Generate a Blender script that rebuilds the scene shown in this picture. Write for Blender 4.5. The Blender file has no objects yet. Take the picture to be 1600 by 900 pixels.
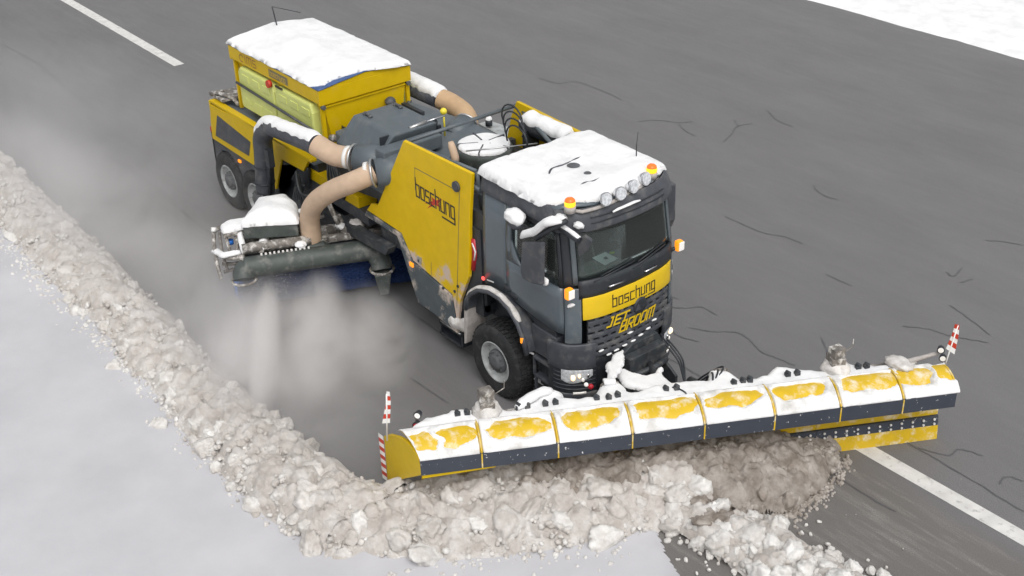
import bpy, bmesh, math, random
import numpy as np
from mathutils import Vector, Matrix, noise as mnoise
PI = math.pi
S = bpy.context.scene
COL = S.collection
random.seed(7); RNG = np.random.default_rng(11)

# ------------------------------------------------------------------ camera
cam_data = bpy.data.cameras.new("camera"); cam = bpy.data.objects.new("camera", cam_data); COL.objects.link(cam)
cam_data.sensor_width = 36.0; cam_data.lens = 43.05
cam_data.clip_start = 0.1; cam_data.clip_end = 2000
def cam_axes():
    yaw, pit, rl = math.radians(-52.0437), math.radians(30.1264), math.radians(-1.6058)
    c, s = math.cos(yaw), math.sin(yaw)
    T = lambda v: Vector((c*v[0]+s*v[1], -s*v[0]+c*v[1], v[2]))
    R0 = T((1,0,0)); D = T((0, math.cos(pit), -math.sin(pit))); U0 = T((0, math.sin(pit), math.cos(pit)))
    cr, sr = math.cos(rl), math.sin(rl)
    return R0*cr+U0*sr, U0*cr-R0*sr, D
cR, cU, cD = cam_axes()
M4 = Matrix(((cR.x,cU.x,-cD.x,11.2432),(cR.y,cU.y,-cD.y,-9.5698),(cR.z,cU.z,-cD.z,9.8619),(0,0,0,1)))
cam.matrix_world = M4
S.camera = cam

# ------------------------------------------------------------------ light
SUN_EL, SUN_AZ = math.radians(55), math.radians(115)
W = bpy.data.worlds.new("World"); S.world = W; W.use_nodes = True
wn = W.node_tree; wn.nodes.clear()
sky = wn.nodes.new('ShaderNodeTexSky'); sky.sky_type = 'NISHITA'; sky.sun_disc = False
sky.sun_elevation = SUN_EL; sky.sun_rotation = SUN_AZ; sky.dust_density = 5.0; sky.air_density = 1.5
hs = wn.nodes.new('ShaderNodeHueSaturation'); hs.inputs['Saturation'].default_value = 0.14
bg = wn.nodes.new('ShaderNodeBackground'); bg.inputs['Strength'].default_value = 0.15
wo = wn.nodes.new('ShaderNodeOutputWorld')
wn.links.new(sky.outputs[0], hs.inputs['Color']); wn.links.new(hs.outputs[0], bg.inputs['Color']); wn.links.new(bg.outputs[0], wo.inputs[0])
sd = bpy.data.lights.new("sun", 'SUN'); sd.energy = 0.9; sd.angle = math.radians(35); sd.color = (1.0, 0.97, 0.93)
so = bpy.data.objects.new("sun", sd); COL.objects.link(so)
sun_dir = Vector((math.sin(SUN_AZ)*math.cos(SUN_EL), math.cos(SUN_AZ)*math.cos(SUN_EL), math.sin(SUN_EL)))
so.rotation_euler = sun_dir.to_track_quat('Z', 'Y').to_euler()
vs = S.view_settings; vs.view_transform = 'Standard'; vs.look = 'None'; vs.exposure = 0.0; vs.gamma = 1.0; vs.use_curve_mapping = False
S.cycles.volume_bounces = 6; S.cycles.max_bounces = 12; S.cycles.transparent_max_bounces = 24

# ------------------------------------------------------------------ materials
MAT = {}
def mat(name, col, rough=0.5, metal=0.0, var=0.0, vscale=6.0, dirt=None, dscale=2.0, dlow=0.5, dhigh=0.7, bump=0.0, bscale=40.0, emit=None, estr=0.0, spec=0.5, coat=0.0, alpha=1.0, trans=0.0, stretch=None, dirt_z=None):
    m = bpy.data.materials.new(name); m.use_nodes = True; nt = m.node_tree; N = nt.nodes; Lk = nt.links
    b = N['Principled BSDF']
    b.inputs['Roughness'].default_value = rough; b.inputs['Metallic'].default_value = metal
    b.inputs['Specular IOR Level'].default_value = spec; b.inputs['Coat Weight'].default_value = coat
    b.inputs['Alpha'].default_value = alpha; b.inputs['Transmission Weight'].default_value = trans
    tc = N.new('ShaderNodeTexCoord'); mp = N.new('ShaderNodeMapping'); Lk.new(tc.outputs['Object'], mp.inputs[0])
    if stretch: mp.inputs['Scale'].default_value = stretch
    c0 = N.new('ShaderNodeRGB'); c0.outputs[0].default_value = (*col, 1); last = c0.outputs[0]
    if var > 0:
        n = N.new('ShaderNodeTexNoise'); n.inputs['Scale'].default_value = vscale; n.inputs['Detail'].default_value = 6; Lk.new(mp.outputs[0], n.inputs['Vector'])
        r = N.new('ShaderNodeMapRange'); r.inputs[1].default_value = 0.3; r.inputs[2].default_value = 0.7; r.inputs[3].default_value = 1-var; r.inputs[4].default_value = 1+var
        Lk.new(n.outputs[0], r.inputs[0])
        mx = N.new('ShaderNodeVectorMath'); mx.operation = 'SCALE'; Lk.new(last, mx.inputs[0]); Lk.new(r.outputs[0], mx.inputs['Scale']); last = mx.outputs[0]
    if dirt:
        n = N.new('ShaderNodeTexNoise'); n.inputs['Scale'].default_value = dscale; n.inputs['Detail'].default_value = 9; n.inputs['Roughness'].default_value = 0.65; Lk.new(mp.outputs[0], n.inputs['Vector'])
        src = n.outputs[0]
        if dirt_z:      # dried road spray, heaviest low on the vehicle
            sp = N.new('ShaderNodeSeparateXYZ'); Lk.new(tc.outputs['Object'], sp.inputs[0])
            zr = N.new('ShaderNodeMapRange'); zr.inputs[1].default_value = dirt_z[0]; zr.inputs[2].default_value = dirt_z[1]; zr.inputs[3].default_value = 0.22; zr.inputs[4].default_value = -0.12
            Lk.new(sp.outputs[2], zr.inputs[0])
            ad = N.new('ShaderNodeMath'); ad.operation = 'ADD'; Lk.new(src, ad.inputs[0]); Lk.new(zr.outputs[0], ad.inputs[1]); src = ad.outputs[0]
        r = N.new('ShaderNodeMapRange'); r.inputs[1].default_value = dlow; r.inputs[2].default_value = dhigh; Lk.new(src, r.inputs[0])
        mx = N.new('ShaderNodeMix'); mx.data_type = 'RGBA'; Lk.new(r.outputs[0], mx.inputs[0]); Lk.new(last, mx.inputs[6]); mx.inputs[7].default_value = (*dirt, 1); last = mx.outputs[2]
        rr = N.new('ShaderNodeMapRange'); rr.inputs[3].default_value = rough; rr.inputs[4].default_value = 0.85; Lk.new(r.outputs[0], rr.inputs[0]); Lk.new(rr.outputs[0], b.inputs['Roughness'])
    Lk.new(last, b.inputs['Base Color'])
    if bump > 0:
        n = N.new('ShaderNodeTexNoise'); n.inputs['Scale'].default_value = bscale; n.inputs['Detail'].default_value = 8; Lk.new(mp.outputs[0], n.inputs['Vector'])
        bp = N.new('ShaderNodeBump'); bp.inputs['Strength'].default_value = bump; bp.inputs['Distance'].default_value = 0.02; Lk.new(n.outputs[0], bp.inputs['Height']); Lk.new(bp.outputs[0], b.inputs['Normal'])
    if emit:
        b.inputs['Emission Color'].default_value = (*emit, 1); b.inputs['Emission Strength'].default_value = estr
    MAT[name] = m; return m
DUST = (0.42, 0.37, 0.32)
mat('yellow_paint', (0.60, 0.405, 0.003), 0.42, var=0.05, dirt=(0.40,0.28,0.08), dscale=3, dlow=0.54, dhigh=1.1, bump=0.03, bscale=5, spec=0.25)
mat('panel_yellow', (0.70, 0.465, 0.003), 0.42, var=0.05, dirt=(0.56,0.45,0.38), dscale=2.2, dlow=0.545, dhigh=0.62, bump=0.04, bscale=3, spec=0.25, dirt_z=(0.9,1.75))
mat('plough_yellow', (0.64, 0.42, 0.012), 0.45, var=0.08, dirt=(0.74,0.66,0.50), dscale=7, dlow=0.50, dhigh=0.68)
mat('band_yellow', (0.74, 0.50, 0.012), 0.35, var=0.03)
mat('blue_grey_paint', (0.098, 0.122, 0.142), 0.30, var=0.05, dirt=(0.24,0.235,0.23), dscale=4, dlow=0.52, dhigh=0.95, coat=0.3, dirt_z=(0.9,2.0))
mat('deck_grey_paint', (0.10, 0.12, 0.135), 0.5, var=0.1, dirt=(0.22,0.21,0.20), dscale=5, dlow=0.55, dhigh=0.95)
mat('graphite_plastic', (0.055, 0.06, 0.072), 0.50, var=0.16, dirt=(0.20,0.19,0.18), dscale=5, dlow=0.5, dhigh=0.85, bump=0.05, bscale=60)
mat('black_plastic', (0.022, 0.026, 0.032), 0.5, var=0.15, dirt=(0.10,0.10,0.10), dscale=8, dlow=0.55, dhigh=0.95)
mat('dark_steel', (0.035, 0.04, 0.046), 0.55, var=0.3, dirt=(0.17,0.16,0.15), dscale=9, dlow=0.5, dhigh=0.85)
mat('green_grey_duct', (0.055, 0.066, 0.062), 0.55, var=0.2, dirt=(0.30,0.29,0.27), dscale=5, dlow=0.52, dhigh=0.9, bump=0.05)
mat('grimy_steel', (0.17, 0.155, 0.14), 0.7, var=0.4, vscale=12, dirt=(0.6,0.58,0.55), dscale=9, dlow=0.5, dhigh=0.62, bump=0.2)
mat('skirt_paint', (0.07, 0.085, 0.095), 0.6, var=0.15, dirt=(0.50,0.43,0.37), dscale=3.2, dlow=0.5, dhigh=0.62, dirt_z=None)
mat('rubber', (0.016, 0.017, 0.019), 0.8, var=0.2, dirt=(0.09,0.085,0.08), dscale=10, dlow=0.5, dhigh=0.9, bump=0.2)
mat('plough_rubber', (0.042, 0.050, 0.068), 0.55, var=0.08, dirt=(0.75,0.75,0.75), dscale=16, dlow=0.645, dhigh=0.665)
mat('rim_paint', (0.42, 0.44, 0.44), 0.45, metal=0.2, var=0.15, dirt=(0.14,0.12,0.11), dscale=10, dlow=0.5, dhigh=0.8)
mat('hub_dark', (0.09, 0.095, 0.10), 0.6, var=0.25)
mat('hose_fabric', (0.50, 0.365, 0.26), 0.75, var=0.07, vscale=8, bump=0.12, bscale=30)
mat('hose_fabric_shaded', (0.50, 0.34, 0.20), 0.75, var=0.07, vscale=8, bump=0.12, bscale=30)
mat('lime_tank', (0.58, 0.62, 0.19), 0.45, var=0.04, bump=0.03)
mat('blue_tarp', (0.045, 0.09, 0.22), 0.55, var=0.2)
mat('blue_bristle', (0.018, 0.050, 0.17), 0.75, var=0.5, vscale=60, bump=0.8, bscale=90)
mat('bright_blue', (0.02, 0.17, 0.62), 0.6, var=0.2)
mat('aluminium', (0.5, 0.5, 0.5), 0.35, metal=0.8, var=0.1)
mat('pale_mudguard', (0.40, 0.37, 0.35), 0.8, var=0.15, vscale=14, bump=0.3)
mat('white_paint', (0.75, 0.74, 0.72), 0.5, var=0.04)
mat('print_black', (0.02, 0.018, 0.02), 0.5)
mat('print_grey', (0.16, 0.14, 0.09), 0.5)
mat('print_red', (0.5, 0.04, 0.015), 0.5)
mat('print_yellow', (0.68, 0.46, 0.01), 0.45)
mat('print_brown', (0.25, 0.10, 0.03), 0.5)
mat('red_plastic', (0.45, 0.015, 0.03), 0.4)
mat('amber_lens', (0.75, 0.22, 0.01), 0.25, emit=(1.0, 0.33, 0.02), estr=0.9)
mat('beacon_red', (0.7, 0.12, 0.02), 0.25, emit=(1.0, 0.16, 0.02), estr=0.7)
mat('beacon_yellow', (0.9, 0.55, 0.02), 0.25, emit=(1.0, 0.55, 0.02), estr=1.0)
mat('lit_lamp', (0.9, 0.8, 0.7), 0.2, emit=(1.0, 0.72, 0.42), estr=1.2)
mat('white_lamp', (0.85, 0.83, 0.8), 0.15, emit=(1,0.93,0.85), estr=0.15)
mat('red_lit', (0.7, 0.05, 0.05), 0.3, emit=(1.0, 0.12, 0.1), estr=1.2)
mat('chrome', (0.65, 0.66, 0.68), 0.15, metal=1.0)
mat('lamp_glass', (0.55, 0.57, 0.6), 0.08, var=0.3, vscale=30, coat=1.0)
mat('cloth', (0.03, 0.032, 0.036), 0.9, var=0.2)
mat('interior', (0.10, 0.12, 0.12), 0.75, var=0.15)
mat('hi_vis', (0.45, 0.6, 0.02), 0.7)
mat('paper', (0.85, 0.87, 0.87), 0.7)
mat('yellow_ball', (0.8, 0.66, 0.05), 0.4)
def glass_mat():
    m = bpy.data.materials.new('tinted_glass'); m.use_nodes = True; nt = m.node_tree; N = nt.nodes; N.clear()
    o = N.new('ShaderNodeOutputMaterial'); mx = N.new('ShaderNodeMixShader'); t = N.new('ShaderNodeBsdfTransparent'); g = N.new('ShaderNodeBsdfGlossy'); f = N.new('ShaderNodeFresnel')
    f.inputs[0].default_value = 1.45; t.inputs[0].default_value = (0.84, 0.92, 0.91, 1); g.inputs['Roughness'].default_value = 0.03
    nt.links.new(f.outputs[0], mx.inputs[0]); df = N.new('ShaderNodeBsdfDiffuse'); df.inputs[0].default_value = (.30,.34,.33,1); m2 = N.new('ShaderNodeMixShader'); m2.inputs[0].default_value = .09; nt.links.new(t.outputs[0], m2.inputs[1]); nt.links.new(df.outputs[0], m2.inputs[2]); nt.links.new(m2.outputs[0], mx.inputs[1]); nt.links.new(g.outputs[0], mx.inputs[2]); nt.links.new(mx.outputs[0], o.inputs[0])
    MAT['glass'] = m
glass_mat()
def snow_mat(name, c1, c2, scale=3.0, bump=0.35, bscale=25, low=0.35, high=0.7, objrand=0.0, side=None):
    m = bpy.data.materials.new(name); m.use_nodes = True; nt = m.node_tree; N = nt.nodes; Lk = nt.links; b = N['Principled BSDF']
    b.inputs['Roughness'].default_value = 0.85; b.inputs['Specular IOR Level'].default_value = 0.2
    if ('clod' in name or 'heap' in name) and 'brown' not in name: b.inputs['Subsurface Weight'].default_value = .35; b.inputs['Subsurface Radius'].default_value = (1,.95,.9); b.inputs['Subsurface Scale'].default_value = .03
    tc = N.new('ShaderNodeTexCoord'); g = N.new('ShaderNodeNewGeometry')
    n = N.new('ShaderNodeTexNoise'); n.inputs['Scale'].default_value = scale; n.inputs['Detail'].default_value = 8; n.inputs['Roughness'].default_value = 0.6; Lk.new(g.outputs['Position'], n.inputs['Vector'])
    r = N.new('ShaderNodeMapRange'); r.inputs[1].default_value = low; r.inputs[2].default_value = high; Lk.new(n.outputs[0], r.inputs[0])
    src = r.outputs[0]
    if objrand > 0:
        oi = N.new('ShaderNodeObjectInfo'); a = N.new('ShaderNodeMath'); a.operation = 'MULTIPLY_ADD'; Lk.new(oi.outputs['Random'], a.inputs[0]); a.inputs[1].default_value = objrand; Lk.new(src, a.inputs[2]); s2 = N.new('ShaderNodeMath'); s2.operation = 'SUBTRACT'; Lk.new(a.outputs[0], s2.inputs[0]); s2.inputs[1].default_value = objrand/2; s2.use_clamp = True; src = s2.outputs[0]
    mx = N.new('ShaderNodeMix'); mx.data_type = 'RGBA'; Lk.new(src, mx.inputs[0]); mx.inputs[6].default_value = (*c1, 1); mx.inputs[7].default_value = (*c2, 1); last = mx.outputs[2]
    if side is not None:   # the heap gets cleaner away from the blade
        sp = N.new('ShaderNodeSeparateXYZ'); Lk.new(g.outputs['Position'], sp.inputs[0])
        d = N.new('ShaderNodeMath'); d.operation = 'MULTIPLY_ADD'; Lk.new(sp.outputs[0], d.inputs[0]); d.inputs[1].default_value = side[0]
        e = N.new('ShaderNodeMath'); e.operation = 'MULTIPLY_ADD'; Lk.new(sp.outputs[1], e.inputs[0]); e.inputs[1].default_value = side[1]; e.inputs[2].default_value = 0; Lk.new(e.outputs[0], d.inputs[2])
        q = N.new('ShaderNodeMapRange'); q.inputs[1].default_value = side[2]; q.inputs[2].default_value = side[3]; Lk.new(d.outputs[0], q.inputs[0])
        m2 = N.new('ShaderNodeMix'); m2.data_type = 'RGBA'; Lk.new(q.outputs[0], m2.inputs[0]); Lk.new(last, m2.inputs[6]); m2.inputs[7].default_value = (*side[4], 1); last = m2.outputs[2]
    Lk.new(last, b.inputs['Base Color'])
    n2 = N.new('ShaderNodeTexNoise'); n2.inputs['Scale'].default_value = bscale; n2.inputs['Detail'].default_value = 10; n2.inputs['Roughness'].default_value = 0.7; Lk.new(g.outputs['Position'], n2.inputs['Vector'])
    bp = N.new('ShaderNodeBump'); bp.inputs['Strength'].default_value = bump; bp.inputs['Distance'].default_value = 0.05; Lk.new(n2.outputs[0], bp.inputs['Height']); Lk.new(bp.outputs[0], b.inputs['Normal'])
    MAT[name] = m
snow_mat('snow_fresh', (0.70,0.705,0.715), (0.82,0.82,0.825), 2.2, 0.30, 12, low=.3, high=.55)
snow_mat('snow_field', (0.462,0.460,0.482), (0.535,0.532,0.555), 0.7, 0.10, 9)
snow_mat('snow_clod_white', (0.55,0.52,0.49), (0.80,0.79,0.77), 5, 0.6, 22, objrand=0.6)
snow_mat('snow_clod_beige', (0.49,0.455,0.42), (0.72,0.695,0.67), 5, 0.6, 22, objrand=0.7)
snow_mat('snow_clod_brown', (0.27,0.23,0.195), (0.52,0.48,0.44), 5, 0.7, 26, objrand=0.6)
snow_mat('snow_heap', (0.47,0.43,0.395), (0.69,0.665,0.64), 5, 0.8, 18)
snow_mat('snow_heap_brown', (0.23,0.195,0.165), (0.50,0.46,0.42), 5, 0.9, 22)
snow_mat('snow_dusty', (0.50,0.47,0.44), (0.80,0.78,0.76), 8, 0.5, 30)

snow_mat('snow_plastered', (0.52,0.505,0.48), (0.80,0.80,0.80), 3.5, 0.45, 14, low=.30, high=.52)

# ------------------------------------------------------------------ helpers
def link(o, parent=None):
    COL.objects.link(o)
    if parent is not None: o.parent = parent
    return o
def tag(o, label=None, cat=None, group=None, kind=None):
    if label: o['label'] = label
    if cat: o['category'] = cat
    if group: o['group'] = group
    if kind: o['kind'] = kind
    return o
def empty(name, label, cat, group=None, loc=(0,0,0), rz=0):
    o = bpy.data.objects.new(name, None); o.location = loc; o.rotation_euler = (0,0,rz); link(o); return tag(o, label, cat, group)
def V(*a): return Vector(a)
class MB:
    def __init__(s): s.v = []; s.f = []; s.sm = []
    def add(s, vs, fs, smooth=False):
        n = len(s.v); s.v += [tuple(p) for p in vs]
        for f in fs: s.f.append(tuple(n+i for i in f)); s.sm.append(smooth)
        return s
    def box(s, c, d, rot=None):
        vs = [Vector((sx*d[0]/2, sy*d[1]/2, sz*d[2]/2)) for sx in (-1,1) for sy in (-1,1) for sz in (-1,1)]
        if rot is not None: vs = [rot @ p for p in vs]
        c = Vector(c)
        return s.add([p+c for p in vs], [(0,1,3,2),(4,6,7,5),(0,4,5,1),(2,3,7,6),(0,2,6,4),(1,5,7,3)])
    def bx(s, x0,x1,y0,y1,z0,z1): return s.box(((x0+x1)/2,(y0+y1)/2,(z0+z1)/2),(abs(x1-x0),abs(y1-y0),abs(z1-z0)))
    def prism(s, poly, a, b, axis='y'):
        # poly in the two other axes, extruded from a to b along axis
        def mk(p, t): return {'y':(p[0],t,p[1]), 'x':(t,p[0],p[1]), 'z':(p[0],p[1],t)}[axis]
        n = len(poly); vs = [mk(p,a) for p in poly]+[mk(p,b) for p in poly]
        fs = [tuple(range(n)), tuple(range(2*n-1,n-1,-1))]+[(i,n+i,n+(i+1)%n,(i+1)%n) for i in range(n)]
        return s.add(vs, fs)
    def hexa(s, b, t):   # bottom quad, top quad (lists of 4 points)
        return s.add(list(b)+list(t), [(3,2,1,0),(4,5,6,7)]+[(i,(i+1)%4,4+(i+1)%4,4+i) for i in range(4)])
    def tube(s, pts, r, seg=12, cap=True, a0=0, a1=2*PI, closed_arc=True, up=V(0,0,1)):
        P = [Vector(p) for p in pts]; R = r if isinstance(r,(list,tuple)) else [r]*len(P); n0 = len(s.v)
        nrm = None; rings = []
        for i,p in enumerate(P):
            t = (P[min(i+1,len(P)-1)]-P[max(i-1,0)]).normalized()
            if nrm is None:
                nrm = up-t*up.dot(t)
                if nrm.length < 1e-3: nrm = V(1,0,0)-t*t.x
            else: nrm = nrm-t*nrm.dot(t)
            nrm.normalize(); bi = t.cross(nrm)
            rings.append([p+(nrm*math.cos(a)+bi*math.sin(a))*R[i] for a in [2*PI*k/seg for k in range(seg)]])
        vs = [q for rg in rings for q in rg]; fs = []
        for i in range(len(P)-1):
            for k in range(seg):
                fs.append((i*seg+k,(i)*seg+(k+1)%seg,(i+1)*seg+(k+1)%seg,(i+1)*seg+k))
        s.add(vs, fs, True)
        if cap:
            for ri,rv in ((0,True),(len(P)-1,False)):
                idx = [n0+ri*seg+k for k in range(seg)]; s.f.append(tuple(idx[::-1] if rv else idx)); s.sm.append(False)
        return s
    def cyl(s, a, b, r, seg=20, r2=None):
        return s.tube([a,b],[r, r if r2 is None else r2],seg)
    def lathe(s, prof, c, axis='y', seg=48):
        vs = []; n = len(prof)
        for k in range(seg):
            a = 2*PI*k/seg; ca, sa = math.cos(a), math.sin(a)
            for r,h in prof:
                p = {'y':(r*ca,h,r*sa),'z':(r*ca,r*sa,h),'x':(h,r*ca,r*sa)}[axis]
                vs.append((c[0]+p[0],c[1]+p[1],c[2]+p[2]))
        fs = [(k*n+i,((k+1)%seg)*n+i,((k+1)%seg)*n+i+1,k*n+i+1) for k in range(seg) for i in range(n-1)]
        return s.add(vs, fs, True)
    def ball(s, c, r, seg=14, sc=(1,1,1)):
        prof = [(max(1e-4,r*math.sin(PI*i/8)), -r*math.cos(PI*i/8)) for i in range(9)]
        m = MB().lathe(prof,(0,0,0),'z',seg); s.add([(c[0]+p[0]*sc[0],c[1]+p[1]*sc[1],c[2]+p[2]*sc[2]) for p in m.v], m.f, True); return s
    def grid(s, fn, nu, nv, smooth=True, keep=None):
        vs = [fn(i/nu, j/nv) for i in range(nu+1) for j in range(nv+1)]
        fs = [(i*(nv+1)+j,(i+1)*(nv+1)+j,(i+1)*(nv+1)+j+1,i*(nv+1)+j+1) for i in range(nu) for j in range(nv) if keep is None or keep((i+.5)/nu,(j+.5)/nv)]
        return s.add(vs, fs, smooth)
    def build(s, name, m, parent=None, bevel=0.0, loc=None, solid=0.0, recalc=True):
        me = bpy.data.meshes.new(name); me.from_pydata(s.v, [], s.f); me.update()
        for p,sm in zip(me.polygons, s.sm): p.use_smooth = sm
        if recalc:
            b = bmesh.new(); b.from_mesh(me); bmesh.ops.recalc_face_normals(b, faces=b.faces); b.to_mesh(me); b.free()
        me.materials.append(MAT[m] if isinstance(m,str) else m)
        o = bpy.data.objects.new(name, me); link(o, parent)
        if loc: o.location = loc
        if solid: md = o.modifiers.new('thick','SOLIDIFY'); md.thickness = abs(solid); md.offset = -1 if solid > 0 else 1
        if bevel: md = o.modifiers.new('bevel','BEVEL'); md.width = bevel; md.segments = 2; md.limit_method = 'ANGLE'; md.angle_limit = math.radians(40)
        return o
def copy_thing(o, loc=None, parent=None):
    c = o.copy(); COL.objects.link(c)
    if parent is not None: c.parent = parent
    if loc is not None: c.location = loc
    for ch in [x for x in bpy.data.objects if x.parent == o]: copy_thing(ch, None, c)
    return c
def vnoise(x, y, sc, seed=0):   # smooth value noise, numpy
    r = np.random.default_rng(seed); T = r.random((64,64))
    x = np.asarray(x)*sc+seed*1.7; y = np.asarray(y)*sc+seed*2.3
    xi = np.floor(x).astype(int); yi = np.floor(y).astype(int); xf = x-xi; yf = y-yi
    xf = xf*xf*(3-2*xf); yf = yf*yf*(3-2*yf)
    g = lambda a,b: T[a%64, b%64]
    return (g(xi,yi)*(1-xf)+g(xi+1,yi)*xf)*(1-yf)+(g(xi,yi+1)*(1-xf)+g(xi+1,yi+1)*xf)*yf
def fbm(x, y, sc, seed=0, oc=4):
    a = 0; w = 0.5
    for i in range(oc): a = a+w*(vnoise(x,y,sc,seed+i)-0.5)*2; sc *= 2.1; w *= 0.5
    return a
def inside(px, py, poly):
    res = np.zeros(px.shape, bool); n = len(poly)
    for i in range(n):
        x1,y1 = poly[i]; x2,y2 = poly[(i+1)%n]
        c = ((y1 > py) != (y2 > py)) & (px < (x2-x1)*(py-y1)/((y2-y1) if y2 != y1 else 1e-9)+x1)
        res ^= c
    return res
def edge_dist(px, py, poly):
    d = np.full(px.shape, 1e9); n = len(poly)
    for i in range(n):
        x1,y1 = poly[i]; x2,y2 = poly[(i+1)%n]; dx,dy = x2-x1,y2-y1; L2 = dx*dx+dy*dy+1e-12
        t = np.clip(((px-x1)*dx+(py-y1)*dy)/L2,0,1); d = np.minimum(d, np.hypot(px-x1-t*dx, py-y1-t*dy))
    return d
def snow_pad(label, poly, zf, t, res=0.03, er=0.06, rag=0.03, seed=1, group=None, m='snow_fresh', over=0.02, frame=None, name='snow_cover', lump=0.25):
    """a layer of snow of thickness t lying over the polygon, zf(x,y) = surface below it; frame maps (x,y,z) to the world"""
    P = np.array(poly); x0,y0 = P.min(0)-over-2*res; x1,y1 = P.max(0)+over+2*res
    nx = int((x1-x0)/res)+2; ny = int((y1-y0)/res)+2
    X,Y = np.meshgrid(np.linspace(x0,x1,nx), np.linspace(y0,y1,ny), indexing='ij')
    sd = np.where(inside(X,Y,poly), 1, -1)*edge_dist(X,Y,poly)+over+rag*fbm(X,Y,5,seed,4)*1.6
    d = np.clip(sd/er,0,1); H = t*np.sqrt(np.clip(1-(1-d)**2,0,1))*(1+lump*fbm(X,Y,3.0,seed+9,4))
    keep = sd > -res*1.45
    gx,gy = np.gradient(sd, X[1,0]-X[0,0], Y[0,1]-Y[0,0]); g2 = np.maximum(gx*gx+gy*gy,.25); mv = np.where(sd < 0, -sd, 0)/g2; X = X+mv*gx; Y = Y+mv*gy
    Z = np.array([[zf(X[i,j],Y[i,j]) for j in range(ny)] for i in range(nx)])
    idx = -np.ones((nx,ny),int); vs = []; 
    mask = keep
    for i in range(nx):
        for j in range(ny):
            if mask[i,j]: idx[i,j] = len(vs); vs.append((X[i,j],Y[i,j],Z[i,j]+max(H[i,j],0)))
    nb = len(vs); fs = []; edges = {}
    for i in range(nx-1):
        for j in range(ny-1):
            q = (idx[i,j],idx[i+1,j],idx[i+1,j+1],idx[i,j+1])
            if min(q) >= 0: fs.append(q)
    for f in fs:
        for k in range(4):
            e = (f[k],f[(k+1)%4]); edges[e] = 1
    bd = [e for e in edges if (e[1],e[0]) not in edges]
    bv = {}
    for a,b in bd:
        for w in (a,b):
            if w not in bv: bv[w] = len(vs); p = vs[w]; vs.append((p[0],p[1],p[2]-0.012))
    for a,b in bd: fs.append((b,a,bv[a],bv[b]))
    if frame: vs = [frame(*p) for p in vs]
    o = MB().add(vs, fs, True).build(name, m, recalc=False)
    return tag(o, label, 'snow', group)
def snow_ridge(label, pts, r, t=0.03, ang=1.15, seed=3, group=None, m='snow_fresh', sub=0.03, name='snow_cover', endtaper=True):
    """snow lying along the top of a pipe or bar of radius r"""
    P = [Vector(p) for p in pts]; Q = []
    for a,b in zip(P,P[1:]):
        n = max(1,int((b-a).length/sub)); Q += [a.lerp(b,i/n) for i in range(n)]
    Q.append(P[-1]); n = len(Q)
    for _ in range(3): Q = [Q[0]]+[(Q[i-1]+Q[i]*2+Q[i+1])/4 for i in range(1,n-1)]+[Q[-1]]
    K = 10; vs = []
    for i,p in enumerate(Q):
        tg = (Q[min(i+1,n-1)]-Q[max(i-1,0)]).normalized(); bi = tg.cross(V(0,0,1))
        if bi.length < 0.2: bi = V(1,0,0).cross(tg)
        bi.normalize(); up = bi.cross(tg).normalized()
        wob = 1+0.25*mnoise.noise(V(i*0.25,seed*3.1,0)); wob2 = 1+0.25*mnoise.noise(V(i*0.25,seed*3.1+50,0))
        te = min(1,(min(i,n-1-i)+0.3)/3) if endtaper else 1
        for k in range(K+1):
            f = k/K*2-1; a = ang*f*(wob if f > 0 else wob2); th = t*(1-abs(f)**2.5)*te*(1+0.3*mnoise.noise(p*6+V(0,0,f)))
            vs.append(p+(up*math.cos(a)+bi*math.sin(a))*(r+th+(-0.008 if abs(f) > 0.99 else 0.002)))
    fs = [(i*(K+1)+k,(i+1)*(K+1)+k,(i+1)*(K+1)+k+1,i*(K+1)+k+1) for i in range(n-1) for k in range(K)]
    for i0 in (0,n-1):
        vs.append(Q[i0]); c = len(vs)-1
        for k in range(K): fs.append((c,i0*(K+1)+k,i0*(K+1)+k+1))
    o = MB().add(vs,fs,True).build(name, m)
    return tag(o, label, 'snow', group)
def ribbon(mb, pl, w, to3, closed=False):
    """flat mitred stroke along a 2D polyline; to3 maps (a,b) to 3D"""
    n = len(pl); L = []; R = []
    for i in range(n):
        p = Vector(pl[i]); a = Vector(pl[i-1]) if (i > 0 or closed) else None; b = Vector(pl[(i+1)%n]) if (i < n-1 or closed) else None
        d1 = (p-a).normalized() if a is not None else None; d2 = (b-p).normalized() if b is not None else None
        if d1 is None: d1 = d2
        if d2 is None: d2 = d1
        t = (d1+d2)
        t = t.normalized() if t.length > 1e-4 else d1
        nn = Vector((-t.y,t.x)); k = 1/max(0.35, nn.dot(Vector((-d1.y,d1.x))))
        e = Vector((0,0))
        if not closed and i == 0: e = -d1*w/2
        if not closed and i == n-1: e = d1*w/2
        L.append(p+nn*k*w/2+e); R.append(p-nn*k*w/2+e)
    m = n if closed else n-1
    vs = [to3(*q) for q in L]+[to3(*q) for q in R]
    mb.add(vs, [(i,(i+1)%n,n+(i+1)%n,n+i) for i in range(m)])
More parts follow.
